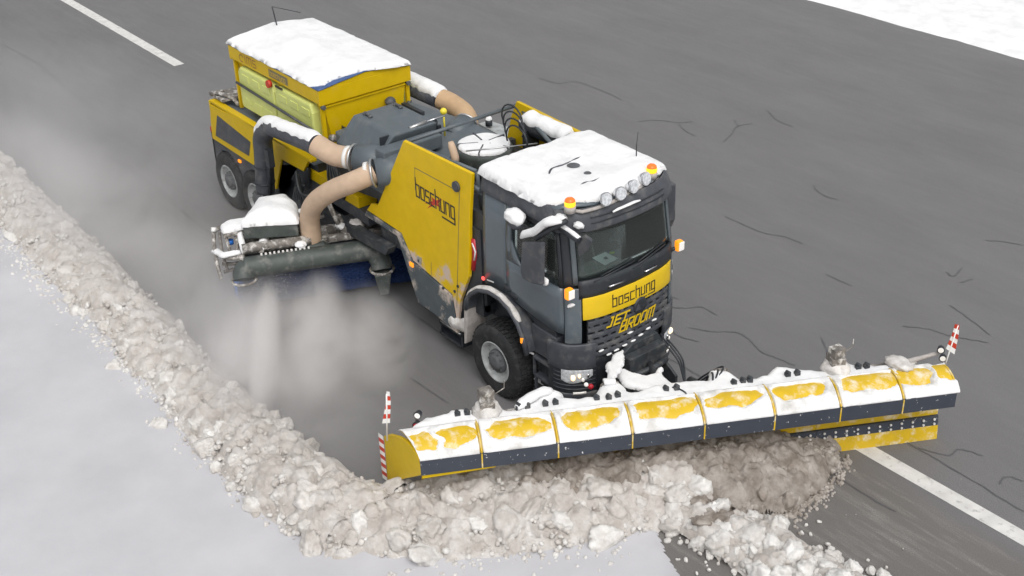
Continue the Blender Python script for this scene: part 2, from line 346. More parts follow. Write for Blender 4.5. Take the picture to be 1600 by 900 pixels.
GL = {'b':([[(0,1.5),(0,0),(1,0),(1,1),(0,1)]],1),'o':([[(0,0),(1,0),(1,1),(0,1),(0,0.0)]],1),'s':([[(1,1),(0,1),(0,.5),(1,.5),(1,0),(0,0)]],1),
 'c':([[(1,1),(0,1),(0,0),(1,0)]],1),'h':([[(0,1.5),(0,0)],[(0,1),(1,1),(1,0)]],1),'u':([[(0,1),(0,0),(1,0),(1,1)]],1),'n':([[(0,0),(0,1),(1,1),(1,0)]],1),
 'g':([[(1,0),(0,0),(0,1),(1,1),(1,-.42),(-2.6,-.42)]],1),
 'J':([[(-.1,0),(.55,0),(.55,1),(.2,1)]],.75),'E':([[(1,1),(0,1),(0,0),(1,0)],[(0,.5),(.9,.5)]],1),'T':([[(-.1,1),(1.1,1)],[(.5,1),(.5,0)]],1),
 'B':([[(0,0),(0,1),(.9,1),(.9,.55),(1,.5),(1,0),(0,0.0)],[(0,.5),(.9,.5)]],1),'R':([[(0,0),(0,1),(1,1),(1,.45),(0,.45)],[(.5,.45),(1,0)]],1),
 'O':([[(.15,0),(.85,0),(1,.15),(1,.85),(.85,1),(.15,1),(0,.85),(0,.15),(.15,0.0)]],1),'M':([[(0,0),(0,1),(1.4,1),(1.4,0)],[(.7,1),(.7,0)]],1.4),'I':([[(0,0),(0,1)]],.1),'S':([[(1,1),(.1,1),(0,.9),(0,.55),(.1,.5),(.9,.5),(1,.42),(1,.1),(.9,0),(0,0)]],1)}
def word(txt, name, m, parent, to3, wx, hx, gap, stroke, slant=0.0):
    mb = MB(); x = 0
    for ch in txt:
        st, adv = GL[ch]
        for k,pl in enumerate(st):
            c = len(pl) > 3 and abs(pl[0][0]-pl[-1][0]) < 1e-6 and abs(pl[0][1]-pl[-1][1]) < 1e-6
            q = [(x+a*wx+slant*b*hx, b*hx) for a,b in (pl[:-1] if c else pl)]
            ribbon(mb, q, stroke, (lambda a,b,kk=k: to3(a,b,0.0004*kk)), c)
        x += adv*wx+gap
    return mb.build(name, m, parent, recalc=False)

# ------------------------------------------------------------------ wheels
def wheel(parent, x, y, z, r, side, w=0.34, rim=0.295):
    """side = -1: outer face towards -y"""
    o = side
    t = MB().lathe([(rim,-.02*o*0+o*(-.01)),(rim+.015,o*.0),(rim+.05,o*.012),(r*.80,o*.022),(r*.93,o*.010),(r*.985,-o*.02),(r,-o*.045),(r,-o*(w-.045)),(r*.985,-o*(w-.02)),(r*.93,-o*w),(rim,-o*w)],(x,y,z),'y',64)
    for k in range(44):
        a = 2*PI*k/44
        for j,(off,da) in enumerate(((.07,0),(.17,.07),(.27,0))):
            aa = a+da; c = V(x+(r+.004)*math.cos(aa), y-o*off, z+(r+.004)*math.sin(aa))
            t.box(c,(.028,.085,.048),Matrix.Rotation(-aa,3,'Y'))
    t.build('tyre','rubber',parent)
    rm = MB().lathe([(rim+.012,o*.004),(rim,o*.012),(rim-.012,o*.006),(rim-.03,-o*.03),(rim-.045,-o*.075),(.19,-o*.085),(.175,-o*.06)],(x,y,z),'y',48).build('rim','rim_paint',parent)
    h = MB().lathe([(.178,-o*.06),(.17,-o*.02),(.12,-o*.01),(.115,o*.02),(.08,o*.035),(.001,o*.038)],(x,y,z),'y',32)
    for k in range(10):
        a = 2*PI*k/10; h.cyl((x+.145*math.cos(a),y-o*.03,z+.145*math.sin(a)),(x+.145*math.cos(a),y+o*.005,z+.145*math.sin(a)),.014,8)
    h.build('hub','hub_dark',parent)
    MB().cyl((x,y-o*.1,z),(x,y-o*(w+.2),z),.12,12).build('axle_end','dark_steel',parent)

# ------------------------------------------------------------------ the truck
T = empty('sweeper_truck','dark grey cab truck with yellow side panels and a snow covered roof','truck')
wheel(T, 0, -1.13, .535, .54, -1); wheel(T, 0, 1.13, .535, .54, 1)
ch = MB()
for y in (-.42,.42): ch.bx(-3.6,1.25,y-.04,y+.04,.75,1.0)
for x in (-3.2,-2.2,-1.2,.0,.9): ch.bx(x-.06,x+.06,-.42,.42,.78,.96)
ch.cyl((0,-.95,.535),(0,.95,.535),.09,12); ch.build('chassis','dark_steel',T)
eb = MB().bx(-2.15,-.42,-.98,.98,1.0,2.35); eb.bx(-.40,1.15,-.72,.72,1.0,1.5); eb.bx(-2.1,-.9,-.95,-.6,.45,1.0)
eb.build('engine_bay','black_plastic',T)
# side panels of the blower engine house
RP = [(-2.05,3.143), (-0.474,3.181), (-0.567,2.514), (-0.65,1.568), (-0.884,1.084), (-0.981,0.626), (-1.069,1.107), (-2.021,1.26), (-2.287,1.61), (-3.209,1.641), (-3.061,1.803), (-2.882,1.837)]
p = MB().prism(RP,-1.04,-.985,'y').build('side_panel','panel_yellow',T,bevel=.008); tag(p,'near yellow panel with lettering and salty lower edge')
SK = [(-3.209,1.627), (-2.304,1.589), (-2.038,1.239), (-1.085,1.085), (-0.995,0.615), (-0.989,0.499), (-1.597,0.575), (-1.956,0.577), (-2.396,1.521), (-3.259,1.532)]
MB().prism(SK,-1.05,-.97,'y').build('skirt_panel','skirt_paint',T,bevel=.005)
# shut lines, printed on as thin dark strips in the groove
gr = MB()
def strip_y(pts, w, y): 
    ribbon(gr, pts, w, lambda a,b: (a,y,b))
strip_y([(-1.807,2.818), (-0.766,2.819), (-0.815,2.371), (-0.971,0.94)], .012, -1.0425)
strip_y([(-1.807,2.818), (-1.83,2.476)], .01, -1.0425)
strip_y([(-1.548,1.425), (-1.571,1.183)], .01, -1.0425)
gr.build('shut_line','print_grey',T,recalc=False)
kx = [(-0.818,2.885)]
MB().cyl((kx[0][0],-1.035,kx[0][1]),(kx[0][0],-1.075,kx[0][1]),.075,24).cyl((kx[0][0],-1.075,kx[0][1]),(kx[0][0],-1.085,kx[0][1]),.05,24).build('panel_knob','graphite_plastic',T,bevel=.006)
for q in [(-1.861,1.327), (-0.997,1.191), (-0.912,1.311), (-1.279,1.119)]: MB().cyl((q[0],-1.03,q[1]),(q[0],-1.055,q[1]),.022,12).build('panel_fastener','black_plastic',T)
q = [(-2.041,1.191)]; MB().bx(q[0][0]-.045,q[0][0]+.045,-1.075,-1.045,q[0][1]-.035,q[0][1]+.035).build('side_marker_lamp','amber_lens',T,bevel=.01)
q = [(-1.844,1.348)]; MB().bx(q[0][0]-.05,q[0][0]+.05,-1.055,-1.035,q[0][1]-.05,q[0][1]+.05).build('sticker','aluminium',T)
# lettering on the panel, sheared along the panel's own axis
tb = [(-1.811,2.364), (-0.891,2.333), (-1.764,2.647)]
def on_panel(a,b,e): 
    # a along the text, b up
    ux = (tb[1][0]-tb[0][0]); uz = (tb[1][1]-tb[0][1])
    return (tb[0][0]+a*ux, -1.0435-e, tb[0][1]+.02+a*uz+b)
word('boschung','lettering','print_black',T,on_panel,.088,.185,.04,.026)
stv = MB(); sq = [(-1.627,2.331), (-1.416,2.448), (-1.441,2.508), (-1.337,2.487), (-1.165,2.569), (-1.295,2.454), (-1.194,2.413), (-1.359,2.41), (-1.572,2.272), (-1.436,2.402)]
stv.add([(a,-1.0418,b) for a,b in sq],[tuple(range(len(sq)))]); stv.build('star_emblem','print_red',T,recalc=False)
# far panel, seen over the engine bay
LP = [(-2.063,3.182), (-0.563,3.126), (-0.582,2.22), (-2.617,1.489), (-2.194,2.91)]
MB().prism(LP,.985,1.04,'y').build('side_panel','yellow_paint',T,bevel=.008)
# step box below the near panel
sb = MB(); sb.bx(-1.5,-.95,-1.0,-.7,.42,.46); sb.bx(-1.5,-1.46,-1.0,-.7,.25,.95); sb.bx(-.97,-.93,-1.0,-.7,.25,.95); sb.bx(-1.5,-.95,-1.0,-.7,.24,.28); sb.bx(-1.45,-1.0,-.75,-.7,.3,.95)
sb.build('entry_step','black_plastic',T)
MB().tube([(-1.46,-1.0,.47),(-.97,-1.0,.47)],.012,8).build('step_edge','aluminium',T)
cl = MB().grid(lambda a,b: (-1.25+.45*a,-1.03-.06*math.sin(PI*b)*math.sin(PI*a),.50+.22*b+.08*a+.03*mnoise.noise(V(a*5,b*5,1))),14,8)
tag(cl.build('frozen_slush','snow_dusty',T,solid=.05),'lump of dirty slush frozen to the lower skirt')

# pipe frame and equipment between the panels
fr = MB(); ZF = 3.05
A = [(-2.172,-0.921,3.05), (-2.205,1.115,3.05), (-0.723,-0.773,3.05), (-0.6,0.496,3.05)]
for a,b in ((0,1),(0,2),(1,3)): fr.tube([A[a],A[b]],.03,8)
for q in A[1:3]: fr.tube([q,(q[0],q[1]*.9,2.3)],.03,8)
ml = [(-1.808,-0.842,3), (-1.226,-0.989,3), (-0.937,-0.666,3)]
fr.tube([(ml[0][0],-.93,2.93),(-.45,-.93,2.93)],.028,8); fr.tube([(ml[0][0],-.87,2.83),(-.45,-.87,2.83)],.022,8)
fr.build('pipe_frame','deck_grey_paint',T)
MB().tube([(-1.468,-0.397,2.99), (-1.246,0.015,2.99), (-1.007,0.513,2.99)],.011,6).build('tie_rod','aluminium',T)
bulk = MB(); bulk.bx(-.75,-.42,-.95,.95,2.0,2.45); bulk.bx(-2.15,-2.05,-.95,.95,1.9,2.6); bulk.bx(-2.0,-.5,.55,.95,2.2,2.5)
for k in range(6): bulk.cyl((-1.9+.28*k,.45,2.3),(-1.9+.28*k,.75,2.55),.05,10)
bulk.build('machinery','dark_steel',T)
FC = [(-1.805,0.178,2.78)]
FC = FC[0]
ap = MB().lathe([(.30,-.32),(.40,-.30),(.42,-.05),(.41,0),(.39,.015),(.36,.0)],FC,'z',48); ap.build('air_cleaner','green_grey_duct',T)
hl = MB().lathe([(.39,.0),(.37,.03),(.2,.05),(.001,.055)],FC,'z',48)
for k in range(5):
    a = k*2*PI/5+.4; hl.box((FC[0]+.24*math.cos(a),FC[1]+.24*math.sin(a),FC[2]+.05),(.30,.02,.05),Matrix.Rotation(a,3,'Z'))
hl.build('cleaner_lid','graphite_plastic',T)
# black air tank beside the far panel
TKa,TKb = [(-1.735,0.9,2.967), (-0.769,0.9,2.974)]
tk = MB().tube([TKa,TKb],.15,24); tk.bx(TKa[0]+.15,TKa[0]+.2,.7,.98,2.4,2.95); tk.bx(TKb[0]-.2,TKb[0]-.15,.7,.98,2.4,2.95)
tk.build('air_intake','black_plastic',T,bevel=.01)
cb = MB()
for k in range(4):
    c0 = [(-1.556,0.5,3.202)]
    c = Vector(c0[0])+V(.12*k,-.07*k,-.05*k); pts = [c+V(.26*math.cos(a)*.9,.0,.20*math.sin(a)) for a in np.linspace(-.6,3.6,14)]
    cb.tube(pts,.013,6)
for k in range(7):
    x0,y0 = random.uniform(-1.9,-.6),random.uniform(-.8,.8); cb.tube([V(x0,y0,2.42),V(x0+.1,y0+.1,2.6+.1*random.random()),V(x0+.3,y0+.15,2.55),V(x0+.4,y0+.3,2.4)],.016,6)
cb.build('cable_loop','black_plastic',T)
pd = MB(); 
pz = [(-3.246,1.159,2.42), (-3.242,1.36,2.42), (-2.592,1.461,2.42), (-2.322,1.091,2.42)]
pd.prism([(a,b) for a,b,c in pz],2.38,2.42,'z').build('deck_plate','rim_paint',T)
dm = [(-3.018,1.188,2.45)]
d0 = dm[0]
MB().cyl(d0,(d0[0],d0[1],d0[2]+.1),.055,16).build('dome_base','black_plastic',T)
ex = [(-1.189,-0.78,3.006), (-1.195,-0.78,3.108), (-1.257,-0.78,3.247), (-1.281,-0.78,3.305)]
MB().tube(ex,[.05,.055,.05,.035],14).build('exhaust_hose','hose_fabric',T)
sx = MB().bx(-.62,-.36,-.96,-.9,1.1,2.6); sx.bx(-.62,-.36,-.96,.96,1.1,1.2); sx.bx(-.42,-.38,-.93,-.2,2.2,2.9)
sx.build('cab_back_frame','black_plastic',T)
MB().tube([(-0.591,-0.96,2.169), (-0.562,-0.96,1.955), (-0.623,-0.96,1.68)],.05,12).build('extinguisher','red_plastic',T)
tag(MB().tube([(p[0],p[1]-.045,p[2]) for p in [(-0.58,-0.96,2.114), (-0.516,-0.96,2.003), (-0.554,-0.96,1.859)]],.012,8).build('extinguisher_strap','white_paint',T),'pale strap round the red bottle')

# ---- cab
PLAN = [(1.50,0),(1.49,-.25),(1.465,-.5),(1.42,-.68),(1.36,-.80),(1.28,-.90),(1.17,-.965),(1.02,-.985),(-.34,-.985)]
CL = [0]
for a,b in zip(PLAN,PLAN[1:]): CL.append(CL[-1]+math.dist(a,b))
LT = CL[-1]
def plan(t):
    s = abs(t)*LT; i = 0
    while i < len(PLAN)-2 and s > CL[i+1]: i += 1
    f = (s-CL[i])/(CL[i+1]-CL[i]); x = PLAN[i][0]*(1-f)+PLAN[i+1][0]*f; y = PLAN[i][1]*(1-f)+PLAN[i+1][1]*f
    return x, (y if t <= 0 else -y)
def tside(x): return (CL[-2]+(PLAN[-2][0]-x))/LT        # |t| of a point on the side
def tfront(y):
    y = -abs(y)
    for i in range(len(PLAN)-2):
        if PLAN[i+1][1] <= y <= PLAN[i][1]: return (CL[i]+(CL[i+1]-CL[i])*(PLAN[i][1]-y)/(PLAN[i][1]-PLAN[i+1][1]))/LT
    return CL[-2]/LT
def smooth(a,b,x): x = min(1,max(0,(x-a)/(b-a))); return x*x*(3-2*x)
def lerp(a,b,f): return a+(b-a)*f
def interp(x, xs, ys): return float(np.interp(x, xs, ys))
def SC(t, z, off=0.0):
    x,y = plan(t); e = 1e-3
    xa,ya = plan(max(-1,t-e)) if abs(t) > e else plan(-e); xb,yb = plan(min(1,t+e)) if abs(t) > e else plan(e)
    tx,ty = xb-xa, yb-ya; l = math.hypot(tx,ty); nx,ny = ty/l,-tx/l
    if nx*(x-0.3)+ny*y < 0: nx,ny = -nx,-ny
    x += nx*off; y += ny*off
    w = smooth(.6,1.3,x)
    x += w*interp(z,[1.2,1.7,2.25,2.9,3.1,3.3],[0,0,-.02,-.12,-.16,-.3])
    y *= interp(z,[1.4,2.2,2.95,3.15,3.28],[1.0,1.0,.975,.95,.88])
    return (x,y,z)
def patch(name, m, t0, t1, z0, z1, off=0.0, th=0.03, nt=10, nz=4, parent=None, bevel=0, label=None, cut=None):
    g = MB().grid(lambda a,b: SC(lerp(t0,t1,a), lerp(z0(a) if callable(z0) else z0, z1(a) if callable(z1) else z1, b), off), nt, nz, True, cut)
    o = g.build(name, m, parent or T, recalc=False)
    md = o.modifiers.new('thick','SOLIDIFY'); md.thickness = th; md.offset = -1 if t1 > t0 else 1
    md.offset = 0
    if bevel: bm_ = o.modifiers.new('bevel','BEVEL'); bm_.width = bevel; bm_.segments = 2; bm_.limit_method = 'ANGLE'
    if label: tag(o,label)
    return o
FLY = .92
ts = tside
tdoor = tfront(.93)           # door front edge
for sg in (-1,1):
    tr, td = -sg*-1*0 + sg*ts(-.33), sg*ts(.15)
    patch('rear_side_panel','blue_grey_paint',sg*ts(-.335),sg*ts(.138),lambda a: lerp(1.60,1.62,a),2.97,0,.03,8,4)
    # door: lower part, rear strip and window frame
    lo = (lambda a: lerp(1.62,1.50,a**.8))
    d = patch('door','blue_grey_paint',sg*ts(.156),sg*tdoor,lo,2.17,0,.035,14,4)
    patch('door_rear_strip','blue_grey_paint',sg*ts(.156),sg*ts(.245),2.17,2.97,0,.035,3,4,parent=d)
    # window with its rounded, stepped lower edge
    patch('window_corner','blue_grey_paint',sg*ts(.245),sg*ts(.52),2.17,(lambda a: 2.17+.33*(1-a)**2*(1 if a < .95 else 0)+.002),0,.035,8,2,parent=d)
    patch('window_frame','black_plastic',sg*ts(.245),sg*tdoor,2.90,2.97,.002,.04,10,1,parent=d)
    patch('window_frame','black_plastic',sg*tfront(.955),sg*tdoor,2.17,2.90,.001,.04,3,3,parent=d)
    patch('door_window','glass',sg*ts(.245),sg*tfront(.955),2.17,2.90,-.012,.006,10,4,parent=d)
    hx = [(0.168,1.712), (0.301,1.653)]
    hm = MB()
    for k in range(2): hm.ball((hx[k][0],sg*.995,hx[k][1]+.02),.085,12,(1.0,.35,.6))
    hm.build('door_handle','black_plastic',d)
    patch('door_seam','black_plastic',sg*ts(.136),sg*ts(.158),1.60,2.97,-.012,.02,1,3)
    # upper dark fairing and roof edge
    patch('roof_fairing','graphite_plastic',sg*ts(-.36),sg*tfront(.93),2.965,3.22,.012,.05,14,4,bevel=.01)
    # A pillar, corner panel
    patch('corner_pillar','black_plastic',sg*tfront(.93),sg*tfront(.855),2.17,2.95,-.01,.05,4,8)
    patch('pillar_panel','deck_grey_paint',sg*tfront(.85),sg*tfront(.80),2.22,2.93,.004,.03,3,5)
    patch('corner_panel','blue_grey_paint',sg*tfront(.925),sg*tfront(.77),1.37,2.17,.012,.03,8,5,bevel=.01)
    # bumper corner and headlamp
    patch('bumper_corner','graphite_plastic',sg*tside(1.0),sg*tfront(.60),.98,1.36,.03,.05,10,4,bevel=.015)
    patch('lamp_surround','black_plastic',sg*tside(1.0),sg*tfront(.58),.60,.98,.015,.04,10,4,bevel=.01)
    for k in range(5): patch('surround_rib','graphite_plastic',sg*tfront(.975),sg*tfront(.60),.665+.062*k,.680+.062*k,.028,.02,8,1)
    patch('bumper_lip','graphite_plastic',sg*tside(1.0),sg*tfront(.58),.50,.61,.03,.04,10,2,bevel=.01)
    hb = patch('headlamp','lamp_glass',sg*tfront(.95),sg*tfront(.64),(lambda a: .735+.12*a**2+.08*(1-a)**4),(lambda a: .985-.03*a),.034,.02,8,4,bevel=.015)
    for (yy,zz,rr,mm) in ((.86,.86,.045,'lit_lamp'),(.80,.885,.03,'lit_lamp'),(.76,.82,.03,'white_lamp'),(.70,.88,.03,'chrome')):
        c = SC(sg*tfront(yy),zz,.05); MB().ball(c,rr,12,(.7,.7,1)).build('headlamp_bulb',mm,hb)
    patch('daylight_strip','white_lamp',sg*tfront(.86),sg*tfront(.72),.60,.63,.045,.015,6,1,parent=hb)
    # clearance lamp on a stalk at the corner
    lp = [(1.385,-1,2.197)]
    lx,ly,lz = lp[0]; ly = -1.0 if sg < 0 else FLY
    lm = MB().bx(lx-.03,lx+.05,ly-.05,ly+.05,lz-.08,lz+.07).build('plough_lamp','amber_lens',T,bevel=.02)
    MB().bx(lx+.05,lx+.07,ly-.042,ly+.05,lz-.065,lz+.06).build('lamp_lens','white_lamp',lm,bevel=.01)
    MB().tube([(lx,ly,lz-.02),(lx-.05,ly-sg*.1,lz-.08),(lx-.1,sg*.85,lz-.12)],.025,8).build('lamp_bracket','black_plastic',lm)
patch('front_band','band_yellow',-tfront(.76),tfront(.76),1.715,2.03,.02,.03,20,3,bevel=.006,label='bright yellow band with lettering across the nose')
patch('front_cowl','black_plastic',-tfront(.80),tfront(.80),2.02,2.27,.008,.04,20,3)
ws = patch('windscreen','glass',-tfront(.81),tfront(.81),2.26,2.94,-.012,.006,24,6)
patch('windscreen_seal','black_plastic',-tfront(.86),tfront(.86),2.905,2.96,.004,.03,20,1,parent=ws)
vis = patch('sun_visor','graphite_plastic',-tfront(.94),tfront(.94),2.93,3.20,.07,.03,24,4,bevel=.01)
for k in range(2): patch('visor_groove','black_plastic',-tfront(.62),tfront(.62),3.02+.07*k,3.035+.07*k,.088,.01,20,1,parent=vis)
# grille: dark back, four bars of staggered slots
patch('grille_back','black_plastic',-tfront(.70),tfront(.70),1.10,1.71,-.03,.02,20,3)
gt = MB()
for r_ in range(6):
    z0 = 1.12+.098*r_; patch('grille_bar','graphite_plastic',-tfront(.70),tfront(.70),z0,z0+.062,.012,.03,20,1,bevel=.004)
    for k in range(11):
        yc = -.66+.132*k+(.066 if r_%2 else 0)
        if abs(yc) > .68: continue
        a = SC(math.copysign(tfront(yc),yc),z0+.08,.0); MB().box(a,(.05,.055,.04)).build('grille_tooth','graphite_plastic',T)
gsn = []
for k in range(6):
    yc = -.60+.16*k; a = SC(math.copysign(tfront(yc),yc),1.20,.03); gsn.append(a)
# lower apron and star badge plinth
patch('front_apron','black_plastic',-tfront(.60),tfront(.60),.55,1.10,-.05,.04,14,4)
bd = MB(); c = V(*SC(0.04,1.66,.03)); bd.lathe([(.115,-.01),(.115,.02),(.09,.03),(.001,.025)],c,'x',32).build('badge_plinth','black_plastic',T)
tri = MB(); tri.prism([(-.01,1.62),(.09,1.62),(.04,1.72)],c.x+.035,c.x+.045,'x'); tri.build('badge','graphite_plastic',T)
def on_nose(y0,z0,off=.038):
    def f(a,b,e):
        y = y0+a; z = z0+b; x,yy,zz = SC(math.copysign(tfront(y),y),z,off+e); return (x,y,z)
    return f
word('boschung','nose_lettering','print_black',T,on_nose(-.36,1.80),.063,.115,.034,.017)
word('JET','nose_lettering','print_yellow',T,on_nose(-.44,1.53,.04),.085,.125,.035,.026,.35)
word('BROOM','nose_lettering','print_yellow',T,on_nose(-.25,1.385,.04),.085,.145,.035,.026,.35)
for yy in (-.42,.18):       # grab handles under the windscreen
    MB().tube([SC(math.copysign(tfront(yy),yy),2.12,.01),SC(math.copysign(tfront(yy),yy),2.13,.06),SC(math.copysign(tfront(yy+.2),yy+.2),2.13,.06),SC(math.copysign(tfront(yy+.2),yy+.2),2.12,.01)],.013,8).build('grab_handle','chrome',T)
wp = MB()
for y0_,y1_ in ((-.62,.02),(-.02,.62)):
    wp.tube([SC(math.copysign(tfront(y0_),y0_),2.24,.03),SC(math.copysign(tfront((y0_+y1_)/2),(y0_+y1_)/2),2.30,.035),SC(math.copysign(tfront(y1_),y1_),2.33,.03)],.010,6)
    wp.tube([SC(math.copysign(tfront(y0_+.1),y0_+.1),2.29,.02),SC(math.copysign(tfront(y1_),y1_),2.36,.02)],.008,6)
wp.build('wiper','black_plastic',T)
# roof shell
def roofz(x,y):
    e = max(0,(abs(y)-.66)/.33); f = max(0,(x-.95)/.45)
    return 3.27-.10*min(1,e)**2-.10*min(1.2,f)**2
rf = MB().grid(lambda a,b: (lambda x,y: (x,y,roofz(x,y)))(lerp(-.37,SC(0,3.1)[0]-.02-.25*abs(2*b-1)**3,a), lerp(-.92,.92,b)),20,24)
rf.build('cab_roof','blue_grey_paint',T,solid=.04)
MB().bx(-.37,-.33,-.94,.94,1.55,3.16).build('cab_rear_wall','graphite_plastic',T)
MB().bx(-.32,1.15,-.93,.93,1.52,1.58).build('cab_floor','interior',T)
# interior
dsh = MB().prism([(1.26,2.22),(1.0,2.24),(.85,2.12),(.88,1.6),(1.26,1.6)],-.84,.84,'y'); dsh.build('dashboard','interior',T,bevel=.03)
for y in (-.45,.45):
    st = MB().bx(.05,.55,y-.24,y+.24,1.75,1.95); st.bx(-.08,.08,y-.23,y+.23,1.9,2.62); st.bx(-.06,.05,y-.13,y+.13,2.66,2.86); st.build('cab_seat','cloth',T,bevel=.04)
sw = MB(); c = V(.78,.45,2.32); e1 = V(0,1,0); e2 = V(.5,0,.86).normalized(); sw.tube([c+(e1*math.cos(a)+e2*math.sin(a))*.2 for a in np.linspace(0,2*PI,25)],.016,8); sw.tube([c-e2*.2,c+e2*.2],.015,6); sw.tube([c,V(.98,.45,2.1)],.03,8); sw.build('steering_wheel','black_plastic',T)
tag(MB().bx(-.28,-.2,-.75,-.55,2.5,2.75).build('reflective_jacket','hi_vis',T),'yellow-green jacket hanging behind the seat')
pp = [(0.978,-0.241,2.25), (0.977,-0.006,2.25), (1.213,0.001,2.25), (1.236,-0.255,2.25)]
MB().add([(a,b,2.252) for a,b,c in pp],[(0,1,2,3)]).build('dash_sheet','paper',T)
mk = [(1.083,-0.147,2.25), (1.072,-0.082,2.25), (1.144,-0.103,2.25), (1.13,-0.146,2.25)]
MB().add([(a,b,2.256) for a,b,c in mk],[(0,1,2,3)]).build('sheet_mark','print_black',T)
hv = [(1.023,0.019,2.26), (1.054,0.08,2.26), (1.093,0.045,2.26), (1.067,-0.01,2.26)]
MB().add([(a,b,2.262) for a,b,c in hv],[(0,1,2,3)]).build('dash_ribbon','hi_vis',T)
# light bar with spotlights and beacons
LBp = [V(x,y,3.20) for x,y,z in [(0.995,-0.742,3.2), (1.208,-0.793,3.2), (1.321,-0.717,3.2), (1.359,-0.543,3.2), (1.369,-0.32,3.2), (1.332,-0.038,3.2), (1.291,0.275,3.2), (1.252,0.514,3.2), (1.166,0.735,3.2)]]
MB().tube(LBp,.022,10).build('light_bar','pale_mudguard',T)
for i,(cx,cy) in enumerate(((946,311),(971,301),(991,290),(1010,279))):
    pass
for q in [(1.396,-0.41,3.3), (1.397,-0.167,3.3), (1.356,0.088,3.3), (1.295,0.356,3.3)]:
    c = V(*q); dd = V(1,-.12 if q[1] < 0 else .1,.25).normalized()
    s_ = MB().tube([c-dd*.10,c-dd*.05,c+dd*.0,c+dd*.02],[.03,.07,.085,.088],24).build('spotlight','chrome',T)
    MB().tube([c+dd*.021,c+dd*.03],.076,24).build('spotlight_glass','lamp_glass',s_)
for q in [(1.251,-0.856,3.28), (1.209,0.553,3.28)]:
    x,y,z = q
    bb = MB().cyl((x,y,3.22),(x,y,3.30),.072,24).build('beacon_base','pale_mudguard',T)
    MB().lathe([(.066,.0),(.070,.03),(.068,.055),(.066,.058)],(x,y,3.305),'z',28).build('beacon_lens','beacon_yellow',bb)
    MB().lathe([(.066,.058),(.060,.082),(.042,.098),(.001,.104)],(x,y,3.305),'z',28).build('beacon_cap','beacon_red',bb)
aq = [(0.784,0.691,3.3)]
MB().tube([aq[0],(aq[0][0],aq[0][1],3.5)],.008,6).tube([(aq[0][0],aq[0][1],3.5),(aq[0][0]+.02,aq[0][1],3.68)],.004,5).build('antenna','black_plastic',T)
# mirrors, near side
MR = [(0.758,-1.22,2.74), (1.132,-1.22,2.889), (1.107,-1.22,2.269), (0.957,-1.22,2.222), (0.754,-1.22,2.209), (0.706,-1.22,2.29)]
mx0 = min(p[0] for p in MR); mx1 = max(p[0] for p in MR)
mm = MB(); mm.add([(p[0],-1.22,p[2]) for p in MR]+[(p[0]+.03,-1.165,p[2]) for p in MR],[tuple(range(6)),tuple(range(11,5,-1))]+[(i,6+i,6+(i+1)%6,(i+1)%6) for i in range(6)])
mr = mm.build('mirror','graphite_plastic',T,bevel=.02)
ma = [(0.987,-1.15,2.86), (1.208,-1.15,3.069), (1.327,-1.15,3.167)]
MB().tube([(ma[0][0],-1.18,ma[0][2]),(ma[1][0],-1.1,ma[1][2]),(ma[2][0],-.97,ma[2][2])],.035,10).build('mirror_arm','black_plastic',mr)
w2 = [(0.514,-1.12,2.897)]
x,y,z = w2[0]; wm = MB().ball((x,y,z-.03),.13,16,(1,.7,.55)); wm.tube([(x,y,z-.02),(x+.03,-.96,z-.02)],.03,8); wm.build('ramp_mirror','graphite_plastic',T)
# front mirror on its arm over the windscreen corner
fm = [(1.235,-0.95,3.081), (1.528,-0.95,2.952)]
fmb = MB().tube([SC(-tfront(.92),3.02,.08),V(*fm[1])+V(0,0,.02)],.045,10)
fmb.build('front_mirror_arm','black_plastic',T)
fq = [(1.471,-0.9,2.947), (1.574,-0.9,3.023), (1.7,-0.9,3.004), (1.633,-0.9,2.864), (1.472,-0.9,2.71), (1.437,-0.9,2.775)]
g = MB(); g.add(list(fq)+[(a-.05,b+.06,c) for a,b,c in fq],[tuple(range(6)),tuple(range(11,5,-1))]+[(i,6+i,6+(i+1)%6,(i+1)%6) for i in range(6)]); g.build('front_mirror','graphite_plastic',T,bevel=.01)
# far mirror
FM = [(0.898,1.1,2.883), (1.029,1.1,2.873), (1.046,1.1,2.359), (0.994,1.1,2.223), (0.919,1.1,2.262)]
g = MB(); g.add([(a,1.06,c) for a,b,c in FM]+[(a,1.2,c) for a,b,c in FM],[tuple(range(5)),tuple(range(9,4,-1))]+[(i,5+i,5+(i+1)%5,(i+1)%5) for i in range(5)])
g.tube([(FM[0][0],1.1,FM[0][2]+.0),(1.05,.9,3.0)],.03,8); g.build('mirror','graphite_plastic',T,bevel=.015)
# zebra hose down the far front corner
zb = [(1.12,1.04,1.894), (1.144,1.04,1.686), (1.155,1.04,1.49), (1.13,1.04,1.277)]
for i in range(8):
    a = Vector(zb[0]).lerp(Vector(zb[3]),i/8); b = Vector(zb[0]).lerp(Vector(zb[3]),(i+1)/8); off = V(0,.02*math.sin(i*.6),0)
    MB().tube([a+off,b+off],.035,10).build('striped_sleeve','white_paint' if i%2 else 'black_plastic',T)
